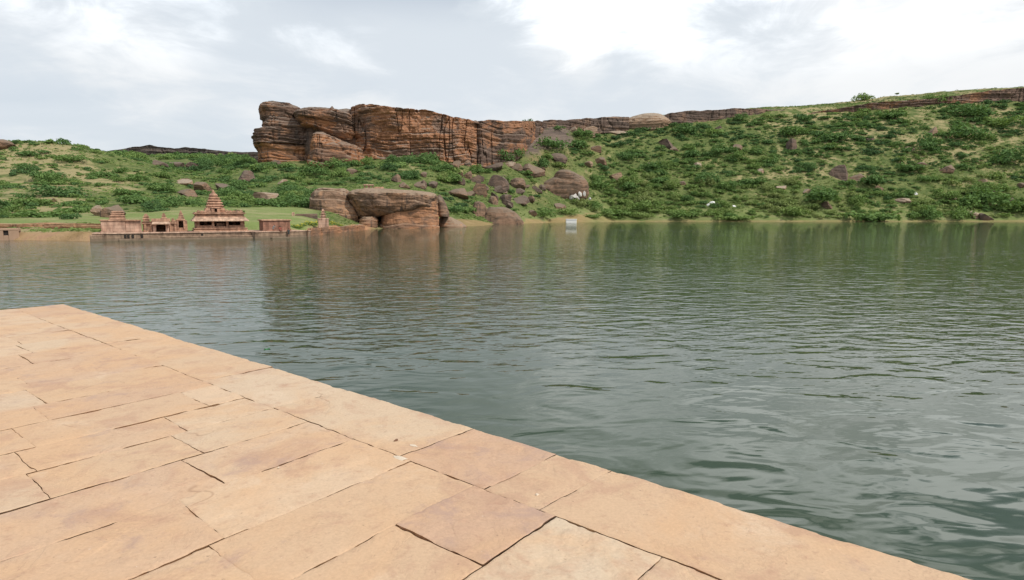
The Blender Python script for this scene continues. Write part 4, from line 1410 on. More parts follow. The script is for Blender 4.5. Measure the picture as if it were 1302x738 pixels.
prof = [(0, .30), (.25, .36), (.4, .16), (.55, .24), (.75, .12), (1.0, .02)]
for t_, r_ in prof:
    for i in range(8):
        a = 2 * math.pi * i / 8
        fv.append((mid + math.cos(a) * r_, dt + 1.6 + math.sin(a) * r_, zd1 - .03 + (zk - zd1) * t_))
for k in range(len(prof) - 1):
    for i in range(8):
        ff.append((k * 8 + i, k * 8 + (i + 1) % 8, (k + 1) * 8 + (i + 1) % 8, (k + 1) * 8 + i))
hall.raw('finial', fv, ff, M['temple'], bevel=0, smooth=True)
nx0, nx1 = S(274.2, dt - 1), S(277.4, dt - 1)
hall.part('tower_niche', [(nx0, nx1, dt - .5, dt + .2, Zp(275, 268.5, dt - .5), Zp(275, 265.4, dt - .5))], M['dark_void'], .02)  # niche darkness is painted: a near-black block between the porch posts
hall.part('tower_porch', [(nx0 - .5, nx0 - .02, dt - .9, dt + .2, zp - .1, Zp(275, 265.6, dt - .5)), (nx1 + .02, nx1 + .5, dt - .9, dt + .2, zp - .1, Zp(275, 265.6, dt - .5)), (nx0 - .7, nx1 + .7, dt - 1.0, dt + .2, Zp(275, 265.2, dt - .5), Zp(275, 263.8, dt - .5), .3, .1)], M['temple'], .03)
mb = MB().box(-.3, .3, -.12, .12, 0, .22, .12, .04, .04)
o = mb.build('white_cloth', M['white'], None, .04, world(S(302.5, D0), D0 - .45, zf + .002), YAW)
tag(o, 'white cloth lying on the edge of the temple hall plinth', 'cloth')

# --- small shrine with a pyramid roof beside the hall
D1 = 3.6
sh = Site('pyramid_shrine', 'small shrine with a dark doorway and a pointed pyramid roof beside the temple hall', 'shrine', S(231, D1), D1, ZT)
zr, zt_ = Zp(231, 280.4, D1), Zp(231, 270.5, D1)
l, r_ = S(219.5, D1), S(238.5, D1)
a, b = S(227.3, D1), S(233.4, D1)
zd, zb = Zp(231, 281.5, D1), Zp(231, 289.8, D1)
sh.part('wall', [(l, a, D1, D1 + .5, ZT - .02, zd), (b, r_, D1, D1 + .5, ZT - .02, zd), (l, r_, D1, D1 + 3.2, zd + .002, zr), (l, l + .4, D1 + .502, D1 + 3.2, ZT - .02, zd), (r_ - .4, r_, D1 + .502, D1 + 3.2, ZT - .02, zd), (l + .402, r_ - .402, D1 + 2.7, D1 + 3.2, ZT - .02, zd), (a + .002, b - .002, D1 + .05, D1 + .5, ZT - .02, zb)], M['temple'], .03)
sh.part('door_frame', [(a - .22, a - .002, D1 - .10, D1 - .002, zb - .2, zd + .15), (b + .002, b + .22, D1 - .10, D1 - .002, zb - .2, zd + .15), (a - .3, b + .3, D1 - .16, D1 - .003, zd + .152, zd + .38)], M['temple'], .02)
c_ = S(231.3, D1 + .5)
hw = (S(236.6, D1) - S(226.2, D1)) / 2
bx = []
for i in range(4):
    t0, t1 = i / 4, (i + 1) / 4
    w0 = hw * (1 - .72 * t0)
    z0, z1 = zr + (zt_ - zr) * t0, zr + (zt_ - zr) * t1
    bx += [(c_ - w0 * .8, c_ + w0 * .8, D1 + 1.4 - w0 * .8, D1 + 1.4 + w0 * .8, z0 + .002, z0 + (z1 - z0) * .4), (c_ - w0, c_ + w0, D1 + 1.4 - w0, D1 + 1.4 + w0, z0 + (z1 - z0) * .402, z1, w0 * .18, w0 * .18)]
sh.part('roof', bx, M['temple'], .03)
sh.part('finial', [(c_ - .16, c_ + .16, D1 + 1.24, D1 + 1.56, zt_ + .002, zt_ + .35, .08, .08)], M['temple'], .03)

# --- porch with its dark opening
D2 = 2.8
po = Site('temple_porch', 'temple porch with a square dark opening under a pale eave slab', 'temple porch', S(205, D2), D2, ZT)
l, r_ = S(194, D2), S(216, D2)
z_e, z_h, z_r = Zp(205, 284.6, D2 - .6), Zp(205, 282.0, D2), Zp(205, 278.2, D2)
o0, o1 = S(198.6, D2), S(210.6, D2)
z_t = Zp(205, 285.4, D2)
for a, b in ((o0 - .5, o0), (o1, o1 + .5)):
    po.part('pillar', [(a, b, D2, D2 + .5, ZT - .02, z_t - .2), (a - .12, b + .12, D2 - .05, D2 + .56, z_t - .198, z_t)], M['temple_pale'], .03)
po.part('side_wall', [(S(181.5, D2), o0 - .502, D2 + .7, D2 + 1.2, ZT - .02, z_t), (S(180.5, D2), S(197, D2), D2 + .45, D2 + 4, z_t + .002, z_t + .42), (S(181.5, D2), S(181.5, D2) + .5, D2 + 1.202, D2 + 4, ZT - .02, z_t)], M['temple'], .04)
po.part('side_wall', [(o1 + .502, S(224.5, D2), D2 + .6, D2 + 1.1, ZT - .02, z_t), (S(211, D2), S(225, D2), D2 + .35, D2 + 4, z_t + .004, z_t + .42), (S(224.5, D2) - .5, S(224.5, D2), D2 + 1.102, D2 + 4, ZT - .02, z_t)], M['temple'], .04)
po.part('pilaster', [(S(183, D2), S(186, D2), D2 + .5, D2 + .698, ZT - .01, z_t), (S(191, D2), S(193.4, D2), D2 + .5, D2 + .698, ZT - .01, z_t)], M['temple'], .03)
po.part('pilaster', [(S(215.6, D2), S(218, D2), D2 + .42, D2 + .598, ZT - .01, z_t), (S(221.6, D2), S(224, D2), D2 + .42, D2 + .598, ZT - .01, z_t)], M['temple'], .03)
po.part('back_wall', [(S(181.6, D2), S(224, D2), D2 + 3.6, D2 + 4.1, ZT - .02, z_t)], M['temple'], .03)
A = [(l - .1, D2 - .8, z_e), (r_ + .1, D2 - .8, z_e), (r_ - .05, D2 + .3, z_h), (l + .05, D2 + .3, z_h)]
Bq = [(a, b, c - .15) for a, b, c in A]
po.raw('eave', A + Bq, [(0, 1, 2, 3), (7, 6, 5, 4), (0, 4, 5, 1), (1, 5, 6, 2), (2, 6, 7, 3), (3, 7, 4, 0)], M['temple_eave'])
po.part('roof', [(S(180, D2), S(225.5, D2), D2 + .3, D2 + 4.3, z_t + .424, z_h), (S(193, D2), S(217, D2), D2 + .25, D2 + 4.2, z_h + .002, z_r)], M['temple'], .05)
for (a, b, y0, y1) in ((181.2, 192.2, 279.8, 272.0), (205.5, 213.2, 278.4, 271.2), (217.5, 223.5, 280.5, 277.6)):
    d = D2 + 2.0
    x0, x1 = S(a, d), S(b, d)
    z0, z1 = Zp((a + b) / 2, y0, d) - .25, Zp((a + b) / 2, y1, d)
    m_, hw = (x0 + x1) / 2, (x1 - x0) / 2
    bx = []
    for i, (t0, t1, w) in enumerate(((0, .25, .8), (.25, .42, 1.0), (.42, .6, .62), (.6, .74, .8), (.74, 1.0, .4))):
        bx.append((m_ - hw * w, m_ + hw * w, d - hw * w, d + hw * w, z0 + (z1 - z0) * t0 + .002, z0 + (z1 - z0) * t1, hw * w * .15, hw * w * .15))
    po.part('roof_turret', bx, M['temple'], .03)

# --- plain wall and the stepped tower behind it
D3 = 2.4
wl = Site('temple_wall', 'plain pale stone enclosure wall at the end of the embankment', 'wall', S(155, D3), D3, ZT)
zw = Zp(155, 281.2, D3)
wl.part('wall', [(S(128.3, D3), S(159.5, D3), D3, D3 + .7, ZT - .02, zw), (S(159.5, D3) + .004, S(180, D3), D3 + .18, D3 + .9, ZT - .02, zw), (S(128.3, D3), S(128.3, D3) + .7, D3 + .702, D3 + 6, ZT - .02, zw)], M['temple_pale'], .04)
wl.part('coping', [(S(128.3, D3) - .12, S(180, D3), D3 - .14, D3 + 1.1, zw + .002, zw + .2)], M['temple'], .04)
wl.part('base_course', [(S(128.3, D3) - .1, S(159.5, D3) + .1, D3 - .22, D3 - .002, ZT - .02, ZT + .25)], M['temple_pale'], .04)
D4 = 5.5
stw = Site('stepped_tower', 'low blunt stepped stone tower behind the plain pale wall', 'tower', S(149.5, D4), D4, ZT)
bx = []
for i, (a, b, y0, y1) in enumerate([(138.6, 160.6, 281.5, 277.2), (139.6, 160, 277.2, 273.8), (141, 159.2, 273.8, 271.0), (142, 158.4, 271.0, 268.6)]):
    x0, x1 = S(a, D4), S(b, D4)
    z0, z1 = Zp(149, y0, D4), Zp(149, y1, D4)
    if i == 0:
        z0 = ZT - .02
    m_, hw = (x0 + x1) / 2, (x1 - x0) / 2
    bx += [(m_ - hw * .9, m_ + hw * .9, D4 + 1.5 - hw * .9, D4 + 1.5 + hw * .9, z0 + .002, z1 - (z1 - max(z0, z1 - .6)) * .5), (m_ - hw, m_ + hw, D4 + 1.5 - hw, D4 + 1.5 + hw, z1 - (z1 - max(z0, z1 - .6)) * .5 + .002, z1, .12, .12)]
stw.part('tower', bx, M['temple'], .05)

# --- second stretch of embankment, block house, tiny shrine, ruined wall
q0, q1 = Wt(323.5, 304.0), Wt(395, 301.6)
YAW2 = math.atan2(q1[1] - q0[1], q1[0] - q0[0])
L2 = float(np.linalg.norm(q1 - q0))
e2 = empty('low_embankment', (q0[0], q0[1], 0), YAW2)
tag(e2, 'lower stone embankment with bathing steps between the temple and the rock shelf', 'embankment')
ZL = float(P(350, 294.3, 107)[2])
MB().box(.1, L2, 0, 22, -1.2, ZL - .2).build('wall', M['ghat_wall'], e2, .05)
MB().box(.1, L2 + .1, -.12, 22.1, ZL - .198, ZL).build('coping', M['ghat_top'], e2, .04)
MB().box(3.0, L2 - 3, -.7, -.003, -1.2, .16).build('bathing_step', M['ghat_wall'], e2, .04)
D5 = 2.2
bh = empty('block_house', tuple(P(347, 293.6, 109.5)), R(30))
tag(bh, 'plain red stone block house with a flat slab roof and one shaded flank', 'building')
bh.location.z = ZL
cb = np.array(bh.location)


def bx_w(px, d=0.0):
    r_ = ray(px, 290)
    k = r_[0] / r_[1]
    tx, nn = np.array([math.cos(R(30)), math.sin(R(30))]), np.array([-math.sin(R(30)), math.cos(R(30))])
    return float((k * (cb[1] + d * nn[1]) - (cb[0] + d * nn[0])) / (tx[0] - k * tx[1]))


a, b = bx_w(334.5), bx_w(369.3)
zt_ = float(P(350, 281.0, cb[1])[2]) - ZL
MB().box(a, b, 0, 5.0, -.3, zt_, j=.02).build('wall', M['temple_red'], bh, .04)
MB().box(a - .22, b + .22, -.2, 5.2, zt_ + .002, zt_ + .24, .03, .03, .02).build('roof', M['temple'], bh, .04)
MB().box(a - .12, b + .12, -.14, -.003, -.3, .28, j=.01).build('base_course', M['temple_red'], bh, .04)

sY = 138.0
ts = empty('tiny_shrine', tuple(P(411.5, 288.5, sY)), R(20))
tag(ts, 'tiny pale two-tier stone shrine standing in front of the rounded split boulder', 'shrine')
ppm = F / sY
hgt = lambda y: (288.5 - y) / ppm
w_ = 12.5 / ppm
MB().box(-w_ / 2, w_ / 2, -.3, w_ * .9, -.6, hgt(279.5), j=.02).build('base', M['temple_pale'], ts, .04)
MB().box(-w_ * .54, w_ * .54, -.36, w_ * .95, hgt(279.5) + .002, hgt(278), .04, .04).build('cornice', M['temple_pale'], ts, .03)
bxs = MB()
for i, (w1, y0, y1) in enumerate(((.24, 278, 275.5), (.36, 275.5, 274.6), (.20, 274.6, 272.3), (.30, 272.3, 271.4), (.15, 271.4, 269.5), (.22, 269.5, 268.8), (.10, 268.8, 266.4))):
    bxs.box(-w_ * w1, w_ * w1, w_ * (.3 - w1), w_ * (.3 + w1), hgt(y0) + .002, hgt(y1), .04, .04, .015)
bxs.build('roof_tiers', M['temple_pale'], ts, .03)

rw = empty('ruined_wall', tuple(P(386, 280, 152)), R(16))
tag(rw, 'low dark ruined wall with a pinkish end at the edge of the lawn', 'wall')
pp = F / 152
MB().box(-2.0, 3.4, 0, .9, -.6, 8 / pp, .1, .05, .08).build('wall', M['boulder_dark'], rw, .05)
MB().box(-2.9, -2.02, -.1, 1.2, -.6, 9.5 / pp, .15, .1, .06).build('end_pier', M['temple_pale'], rw, .05)

# pavilion on the long rock
pY = 191.0
pz = P(469, 242.0, pY)
pv = empty('rooftop_pavilion', tuple(pz), R(14))
tag(pv, 'tiny flat-roofed stone pavilion on top of the long shore rock', 'pavilion')
pp = F / pY
w_ = 13.5 / pp
for sx in (-1, 1):
    for yy in (0, 1.6):
        MB().box(sx * w_ * .36 - .2, sx * w_ * .36 + .2, yy, yy + .4, -.8, 1.45).build('pillar', M['temple'], pv, .03)
MB().box(-w_ * .1, w_ * .12, .1, .4, -.8, 1.45).build('pillar', M['temple'], pv, .03)
MB().box(-w_ / 2, w_ / 2, -.3, 2.4, 1.452, 1.8, .05, .05).build('roof', M['temple_eave'], pv, .04)
MB().box(-w_ / 2, w_ / 2, -.2, 2.3, -1.4, -.1).build('plinth', M['temple'], pv, .04)
lw = empty('parapet_wall', tuple(P(482, 242.6, pY + .5)), R(14))
tag(lw, 'low stone wall beside the pavilion on top of the long shore rock', 'wall')
MB().box(-1.4, 1.5, 0, .6, -1.2, 1.15, .05, .05, .05).build('wall', M['temple'], lw, .04)

# earth-built hut with a dark opening at the water's edge, far end of the bank
hY = 99.0
hc = P(5, 304.0, hY)
hu = empty('waterside_hut', tuple(hc), R(32))
tag(hu, 'low mud coloured structure with a small dark opening at the water, below the earth bank', 'hut')
pp = F / hY
wv = MB()
wv.box(-2.2, -.05, 0, .5, -.6, 1.35, j=.03)
wv.box(.62, 2.0, 0, .5, -.6, 1.35, j=.03)
wv.box(-2.2, 2.0, -.01, .5, 1.352, 1.75, .06, .05, .03)
wv.box(-.048, .618, 0, .5, -.6, .55)
wv.box(-2.2, 2.0, .502, 2.6, 1.25, 1.72, .06, .05)
wv.box(-2.2, 2.0, 2.2, 2.6, -.6, 1.25)
wv.build('wall', flat_mat('mud_wall', (.34, .225, .15), .2, 1.2), hu, .05)
MB().box(-.048, .618, .3, .6, .552, 1.35).build('opening', M['dark_void'], hu, .0)  # near-black fill painted as the inner shade of the hut


# ------------------------------------------------------------------ shrubs
def leaf_cloud(seed, n, leaf, lobes=8, tall=1.0):
    """a low spreading bush 1 m across: leaf clumps on uneven lobes, quads 4 verts each"""
    rg = np.random.RandomState(seed)
    cen, rad = [], []
    for k in range(lobes):
        a, q = rg.uniform(0, 2 * np.pi), rg.uniform(0, .36) ** .8
        rr = rg.uniform(.13, .25)
        cen.append([np.cos(a) * q, np.sin(a) * q, rg.uniform(.06, .20) * tall])
        rad.append([rr, rr, rr * rg.uniform(.75, 1.1) * tall])
    cen, rad = np.array(cen), np.array(rad)
    w = rad[:, 0] ** 2
    k = rg.choice(lobes, n, p=w / w.sum())
    d = rg.normal(size=(n, 3))
    d /= np.linalg.norm(d, axis=1)[:, None]
    d[:, 2] = np.where(d[:, 2] < -.25, -d[:, 2], d[:, 2])
    p = cen[k] + d * rad[k] * (rg.uniform(.62, 1.12, n)[:, None])
    p[:, 2] = np.maximum(p[:, 2], .01)
    nn = d * .75 + rg.normal(size=(n, 3)) * .5
    nn /= np.linalg.norm(nn, axis=1)[:, None]
    t = np.cross(nn, rg.normal(size=(n, 3)))
    t /= np.linalg.norm(t, axis=1)[:, None]
    b = np.cross(nn, t)
    s = leaf * rg.uniform(.55, 1.3, n)[:, None]
    c = np.stack([p - t * s - b * s * .3, p + b * s * .7, p + t * s - b * s * .25, p - b * s * .75], 1)
    return c.reshape(-1, 3)


def quads(n):
    return np.arange(n * 4).reshape(-1, 4)


BUSH = []
for i in range(9):
    v = leaf_cloud(900 + i, 950, .036, 7 + i % 5, (.8, 1.0, 1.25)[i % 3])
    me_o = mesh_obj('shrub', v, quads(950), M['leaf'], smooth=False)
    BUSH.append(me_o.data)
    bpy.data.objects.remove(me_o)
LOWB = [leaf_cloud(950 + i, 300, .058, 6 + i % 4, (.8, 1.0, 1.2)[i % 3]) for i in range(8)]

rg = np.random.RandomState(77)


def cand(n, px0, px1, y0, y1, dens, smin, smax, med, hr=(.6, 1.1), spread=.42):
    """bushes scattered over the hill ground itself (uniform in plan within the wedge)"""
    out = []
    a = rg.uniform(a_of(px0), a_of(px1), n)
    Y = np.sqrt(rg.uniform(y0 ** 2, y1 ** 2, n))
    X = a * Y
    keep = rg.uniform(0, 1, n) < dens(px_of(X, Y), X, Y)
    X, Y = X[keep], Y[keep]
    s = np.clip(med * np.exp(rg.normal(0, spread, len(X))), smin, smax)
    return np.stack([X, Y, s, rg.uniform(hr[0], hr[1], len(X))], 1)


def clump(X, Y, sc, seed):
    return fbm(np.stack([X / sc, Y / sc, X * 0], 1), 3, seed)


def shore_of(px):
    return np.interp(px, [0, 60, 105, 150, 200, 250, 312, 345, 385, 420, 455, 510, 565, 640, 700, 780, 1700], [100, 98, 96, 97, 99, 102, 106, 110, 122, 141, 170, 190, 215, 274, 332, 371, 371])


def d_right(px, X, Y):
    lo = .72 + .9 * clump(X, Y, 26, 301)
    lo = np.where(Y < 440, lo + .25, lo)
    return lo * (Y > shore_of(px) + 6)


def d_left(px, X, Y):
    return (.52 + .8 * clump(X, Y, 20, 302)) * (1 - lawn_mask(X, Y)) * (1 - soil_mask(X, Y)) * (Y > 132)


def d_mid(px, X, Y):
    return (.85 + .8 * clump(X, Y, 18, 303)) * (1 - lawn_mask(X, Y)) * (Y > shore_of(px) + 10)


sets = np.vstack([
    cand(2500, 655, 1420, 372, 640, d_right, 3.0, 14, 6.4),
    cand(3600, 655, 1420, 372, 640, d_right, 1.6, 5.0, 3.0),
    cand(500, 655, 1420, 374, 420, d_right, 3.0, 16, 7.0),
    cand(2800, 655, 1420, 428, 575, d_right, 2.2, 12, 5.0),
    cand(3600, 655, 1420, 428, 600, d_right, 1.4, 4.0, 2.5),
    cand(1700, -160, 330, 130, 345, d_left, 1.6, 8.5, 3.6),
    cand(1300, -160, 330, 130, 345, d_left, .8, 2.2, 1.4),
    cand(1800, 90, 340, 345, 740, d_mid, 3, 15, 7.0),
    cand(1300, 300, 700, 180, 420, d_mid, 2.4, 11, 5.2),
    cand(900, 300, 700, 180, 420, d_mid, 1.0, 3.0, 1.8),
])
# a few placed where the photograph shows big single clumps: (px, py of the foot, width px, height px, tint)
BIG = [(1105, 279, 62, 17, .42), (1040, 256, 46, 14, .3), (1105, 233, 40, 12, .25), (1180, 192, 34, 14, .2), (1225, 176, 42, 14, .25), (1270, 160, 46, 14, .6), (1250, 260, 50, 14, .38), (1282, 208, 38, 13, .2),
       (1150, 216, 38, 12, .3), (1062, 180, 36, 12, .2), (1180, 279, 36, 12, .4), (1220, 279, 30, 11, .5), (1290, 268, 40, 12, .5), (1006, 274, 40, 9, .65), (930, 278, 44, 9, .6), (870, 275, 44, 9, .45), (820, 266, 44, 10, .55),
       (780, 272, 50, 11, .5), (750, 276, 40, 9, .55), (800, 240, 32, 11, .3), (832, 215, 36, 12, .2), (800, 202, 34, 12, .2), (870, 170, 36, 12, .2), (910, 172, 30, 12, .55), (1010, 172, 46, 13, .35), (880, 200, 34, 10, .2), (920, 196, 36, 10, .25),
       (955, 235, 40, 10, .3), (900, 232, 34, 10, .2), (830, 232, 36, 10, .3), (1130, 150, 34, 11, .3), (1188, 131, 24, 9, .5), (1235, 148, 40, 11, .25), (1098, 128, 22, 7, .6),
       (467, 194, 36, 18, .55), (455, 204, 30, 11, .6), (372, 147, 22, 8, .45), (344, 199, 24, 14, .25), (500, 214, 40, 12, .6), (540, 208, 36, 12, .35), (570, 198, 30, 10, .25), (628, 187, 16, 12, .25), (700, 188, 40, 13, .3), (735, 188, 34, 12, .25), (610, 190, 26, 9, .4),
       (612, 208, 26, 12, .5), (638, 206, 28, 12, .3), (660, 202, 24, 11, .4), (585, 208, 24, 11, .55), (548, 206, 24, 10, .35), (520, 204, 22, 9, .45), (672, 160, 22, 8, .3), (730, 158, 20, 7, .3), (780, 162, 24, 8, .25), (430, 214, 34, 11, .5), (400, 222, 40, 12, .35), (360, 214, 30, 10, .5), (330, 218, 30, 11, .6),
       (342, 262, 52, 11, .35), (375, 258, 44, 13, .4), (290, 250, 26, 9, .35), (395, 258, 22, 12, .3), (220, 262, 30, 10, .35), (180, 258, 40, 12, .4), (70, 250, 46, 11, .2), (40, 262, 40, 11, .55), (60, 276, 48, 9, .45), (100, 270, 36, 12, .5),
       (22, 276, 26, 9, .35), (90, 279, 26, 8, .15), (60, 226, 34, 10, .25), (90, 206, 34, 8, .5), (36, 198, 30, 8, .3), (160, 248, 36, 9, .45), (130, 226, 32, 9, .4), (205, 244, 30, 10, .5), (250, 262, 22, 9, .35), (285, 262, 18, 9, .3), (305, 272, 14, 7, .45),
       (590, 270, 28, 14, .55), (640, 232, 22, 9, .6), (668, 222, 24, 9, .5), (690, 214, 30, 12, .25), (570, 232, 30, 14, .5), (690, 276, 36, 10, .55), (720, 272, 30, 8, .6), (560, 218, 30, 10, .35), (605, 262, 14, 8, .5), (650, 268, 20, 7, .5)]
plants = []      # X, Y, size, height ratio, tint, px_w
for px, py, w, h, tn in BIG:
    Y = ground_Y(px, py)
    if Y is None or Y > 640:
        continue
    X = float(P(px, py, Y)[0])
    sz_ = w / F * math.hypot(X, Y) / .96
    plants.append([X, Y, sz_, (h / w) / .40, tn + (.12 if px > 700 else .05), w])
X, Y, s_, hr = sets.T
Zg = terr(X, Y)
pxs = px_of(X, Y)
keep = np.ones(len(X), bool)
dist = np.hypot(X, Y)
pys = HZ - (Zg - EYE) / Y * F / K_A * K_A
for x0, x1, y0, y1 in ROCKS + [(391, 454, 236, 292), (440, 562, 236, 292), (553, 594, 270, 290)]:
    keep &= ~((pxs > x0 + 1.5) & (pxs < x1 - 1.5) & (pys > y0 + 1) & (pys < y1 + .8))
# not on the cliff, and only as far as the crest shows
ang = np.maximum.accumulate((HZT - EYE) / HY, axis=1)
ia = np.clip((X / Y - AG[0]) / (AG[1] - AG[0]), 0, NA - 1).astype(int)
iy = np.clip(np.interp(Y, YG, np.arange(NY)).astype(int) - 1, 0, NY - 1)
keep &= (Zg + s_ * .45 - EYE) / Y > ang[ia, iy] - .002
cliffy = (pxs > 318) & (pxs < 692) & (Y > np.interp(pxs, [318, 345, 390, 420, 470, 510, 565, 600, 640, 692], [338, 336, 324, 324, 332, 346, 350, 361, 376, 404]))
keep &= ~cliffy
keep &= ~((pxs > 560) & (pxs < 700) & (pys < 196) & (rg.uniform(0, 1, len(X)) < .5))
keep &= Zg > .5
keep &= ~((pxs > 640) & (pxs < 728) & (Y > np.interp(pxs, [640, 672, 700, 740], [398, 402, 424, 448])) & (rg.uniform(0, 1, len(X)) < .85))
gap = (pxs > 850) & (Y > np.interp(pxs, [850, 960, 1060, 1302], [506, 522, 528, 532]))
keep &= ~(gap & (Y < np.interp(pxs, [850, 960, 1060, 1302], [524, 545, 548, 552])) & (rg.uniform(0, 1, len(X)) < .82))
keep &= ~(gap & (s_ > 5.5))
s_ = np.where(gap, s_ * .6, s_)
tn_ = np.clip(.40 + .50 * clump(X, Y, 30, 401) + rg.normal(0, .17, len(X)) + np.where((pxs > 640) & (Y < 430), .24, 0) - np.where((pxs > 700) & (Y > 470), .08, 0), 0, 1)
for i in np.nonzero(keep)[0]:
    plants.append([X[i], Y[i], s_[i], hr[i], tn_[i], s_[i] / dist[i] * F])
plants.sort(key=lambda q: -q[5])


def plant_words(px, py, tn):
    shade = 'dark bluish green' if tn < .33 else 'mid green' if tn < .58 else 'bright yellow green'
    if px < 330:
        if py > 240:
            z = 'low on the dry left hill behind the lawn and temple'
        else:
            z = 'high on the dry left hill'
    elif px < 690:
        z = 'among the scree boulders below the cliff' if py > 222 else 'at the foot of the cliff face'
    elif py > 250:
        z = 'near the far waterline on the big hillside'
    elif py > 195:
        z = 'halfway up the big hillside'
    else:
        z = 'high on the big hillside under the rim ledges'
    return f'{shade} rounded shrub {z}', f'{shade} shrubs {z}'


NIND = 300
for i, (x, y, s, h, tn, w) in enumerate(plants[:NIND]):
    z = float(terr(x, y)[0])
    o = bpy.data.objects.new('shrub', BUSH[i % len(BUSH)])
    COL.objects.link(o)
    o.location = (x, y, z - .06 * s)
    o.rotation_euler = (0, 0, rnd.uniform(0, 6.28))
    o.scale = (s, s * rnd.uniform(.8, 1.1), s * h)
    o['tint'] = float(tn)
    px, py = float(px_of(x, y)), HZ - (z - EYE) / y * F
    lb, gp = plant_words(px, py, tn)
    tag(o, lb, 'shrub', gp)
rest = plants[NIND:9000]
print('PLANTS', len(plants))
V, T = [], []
for i, (x, y, s, h, tn, w) in enumerate(rest):
    z = float(terr(x, y)[0])
    a = rnd.uniform(0, 6.28)
    q = LOWB[i % len(LOWB)]
    m = len(q) if w > 5 else 600 if w > 3 else 320
    q = q[:m]
    c_, s2 = math.cos(a), math.sin(a)
    V.append(np.stack([x + s * (q[:, 0] * c_ - q[:, 1] * s2), y + s * (q[:, 0] * s2 + q[:, 1] * c_), z - .06 * s + s * h * q[:, 2]], 1))
    T.append(np.full(m, tn))
V, T = np.vstack(V), np.concatenate(T)
o = mesh_obj('shrubbery', V, quads(len(V) // 4), M['leaf_stuff'], smooth=False)
at = o.data.attributes.new('tint', 'FLOAT', 'POINT')
at.data.foreach_set('value', T.astype(np.float32))
tag(o, 'dense low scrub of small green bushes covering the hillsides', 'scrub', kind='stuff')

# --- grass tufts and weeds between the shrubs: uncountable
def scatter_grass():
    n = 34000
    px = rg.uniform(-60, 1330, n)
    sh = shore_of(px)
    Y = sh + 3 + rg.uniform(0, 1, n) ** 1.3 * np.where(px < 345, 230, np.where(px < 700, 190, 190))
    X = (px - CX) / F * K_A * Y
    Zg = terr(X, Y)
    ok = (Zg > .6) & (soil_mask(X, Y) < .3) & (lawn_mask(X, Y) < .5) & (rg.uniform(0, 1, n) < .55 + clump(X, Y, 12, 501))
    X, Y, Zg = X[ok], Y[ok], Zg[ok]
    n = len(X)
    k = 3
    X, Y, Zg = (np.repeat(a, k) for a in (X, Y, Zg))
    s = np.repeat(rg.uniform(.22, .6, n), k) * np.clip(Y / 300, .5, 1.3)
    a = rg.uniform(0, np.pi, n * k)
    ox, oy = rg.normal(0, .5, n * k) * s * 2, rg.normal(0, .5, n * k) * s * 2
    c = np.stack([X + ox, Y + oy, Zg], 1)
    t = np.stack([np.cos(a), np.sin(a), a * 0], 1) * s[:, None]
    up = np.stack([rg.normal(0, .3, n * k), rg.normal(0, .3, n * k), np.ones(n * k)], 1) * (s * .9)[:, None]
    q = np.stack([c - t, c + t, c + t * 1.15 + up, c - t * 1.15 + up * .9], 1).reshape(-1, 3)
    o = mesh_obj('grass', q, quads(len(q) // 4), M['leaf_stuff'], smooth=False)
    at = o.data.attributes.new('tint', 'FLOAT', 'POINT')
    tt = np.repeat(np.clip(rg.normal(.82, .16, n * k), 0, 1), 4)
    at.data.foreach_set('value', tt.astype(np.float32))
    tag(o, 'rough yellow green grass and weeds growing between the shrubs', 'grass', kind='stuff')


scatter_grass()


# --- trees
def tree(name, label, loc, height, width, tn, seed, leaf=.2, n=1500):
    t = empty(name, loc)
    tag(t, label, 'tree')
    rgt = np.random.RandomState(seed)
    V, Fq = [], []

    def limb(p0, p1, r0, r1):
        k = len(V)
        ax = (p1 - p0) / np.linalg.norm(p1 - p0)
        u = np.cross(ax, [.3, .9, .2])
        u /= np.linalg.norm(u)
        w = np.cross(ax, u)
        for p, r in ((p0, r0), (p1, r1)):
            for i in range(7):
                a = i * 2 * math.pi / 7
                V.append(p + (u * math.cos(a) + w * math.sin(a)) * r)
        for i in range(7):
            Fq.append((k + i, k + (i + 1) % 7, k + 7 + (i + 1) % 7, k + 7 + i))
    top = np.array([.1 * width, 0, height * .5])
    limb(np.array([0, 0, -.4]), top, height * .035, height * .022)
    ends = []
    for i in range(6):
        a = i * 1.05 + rgt.uniform(-.3, .3)
        e_ = top + np.array([math.cos(a) * width * .32, math.sin(a) * width * .32, height * rgt.uniform(.15, .4)])
        limb(top * rgt.uniform(.7, 1.0), e_, height * .016, height * .006)
        ends.append(e_)
    mesh_obj('trunk', V, Fq, M['bark'], t)
    C = []
    for e_ in ends + [top + np.array([0, 0, height * .35])]:
        q = leaf_cloud(int(rgt.randint(1e6)), n // 7, leaf / (width * .55), 6, 1.1) * width * .55
        C.append(q + e_ - np.array([0, 0, width * .1]))
    C = np.vstack(C)
    o = mesh_obj('crown', C, quads(len(C) // 4), M['leaf'], t, smooth=False)
    o['tint'] = tn
    return t


yq = 128.0
p = P(-1, 279.5, yq)
tree('dense_tree', 'dark dense tree cut off by the edge of the picture behind the earth bank', (p[0] - .6, yq, float(terr(p[0], yq)[0])), 4.0, 4.2, .12, 5, .15, 2400)
yq = 602.0
p = P(1140, 123, yq)
tree('small_tree', 'small lone flat-topped tree on the skyline above the long dark rim', (p[0], yq, float(terr(p[0], yq)[0])), 3.0, 4.0, .7, 6, .25, 1100)

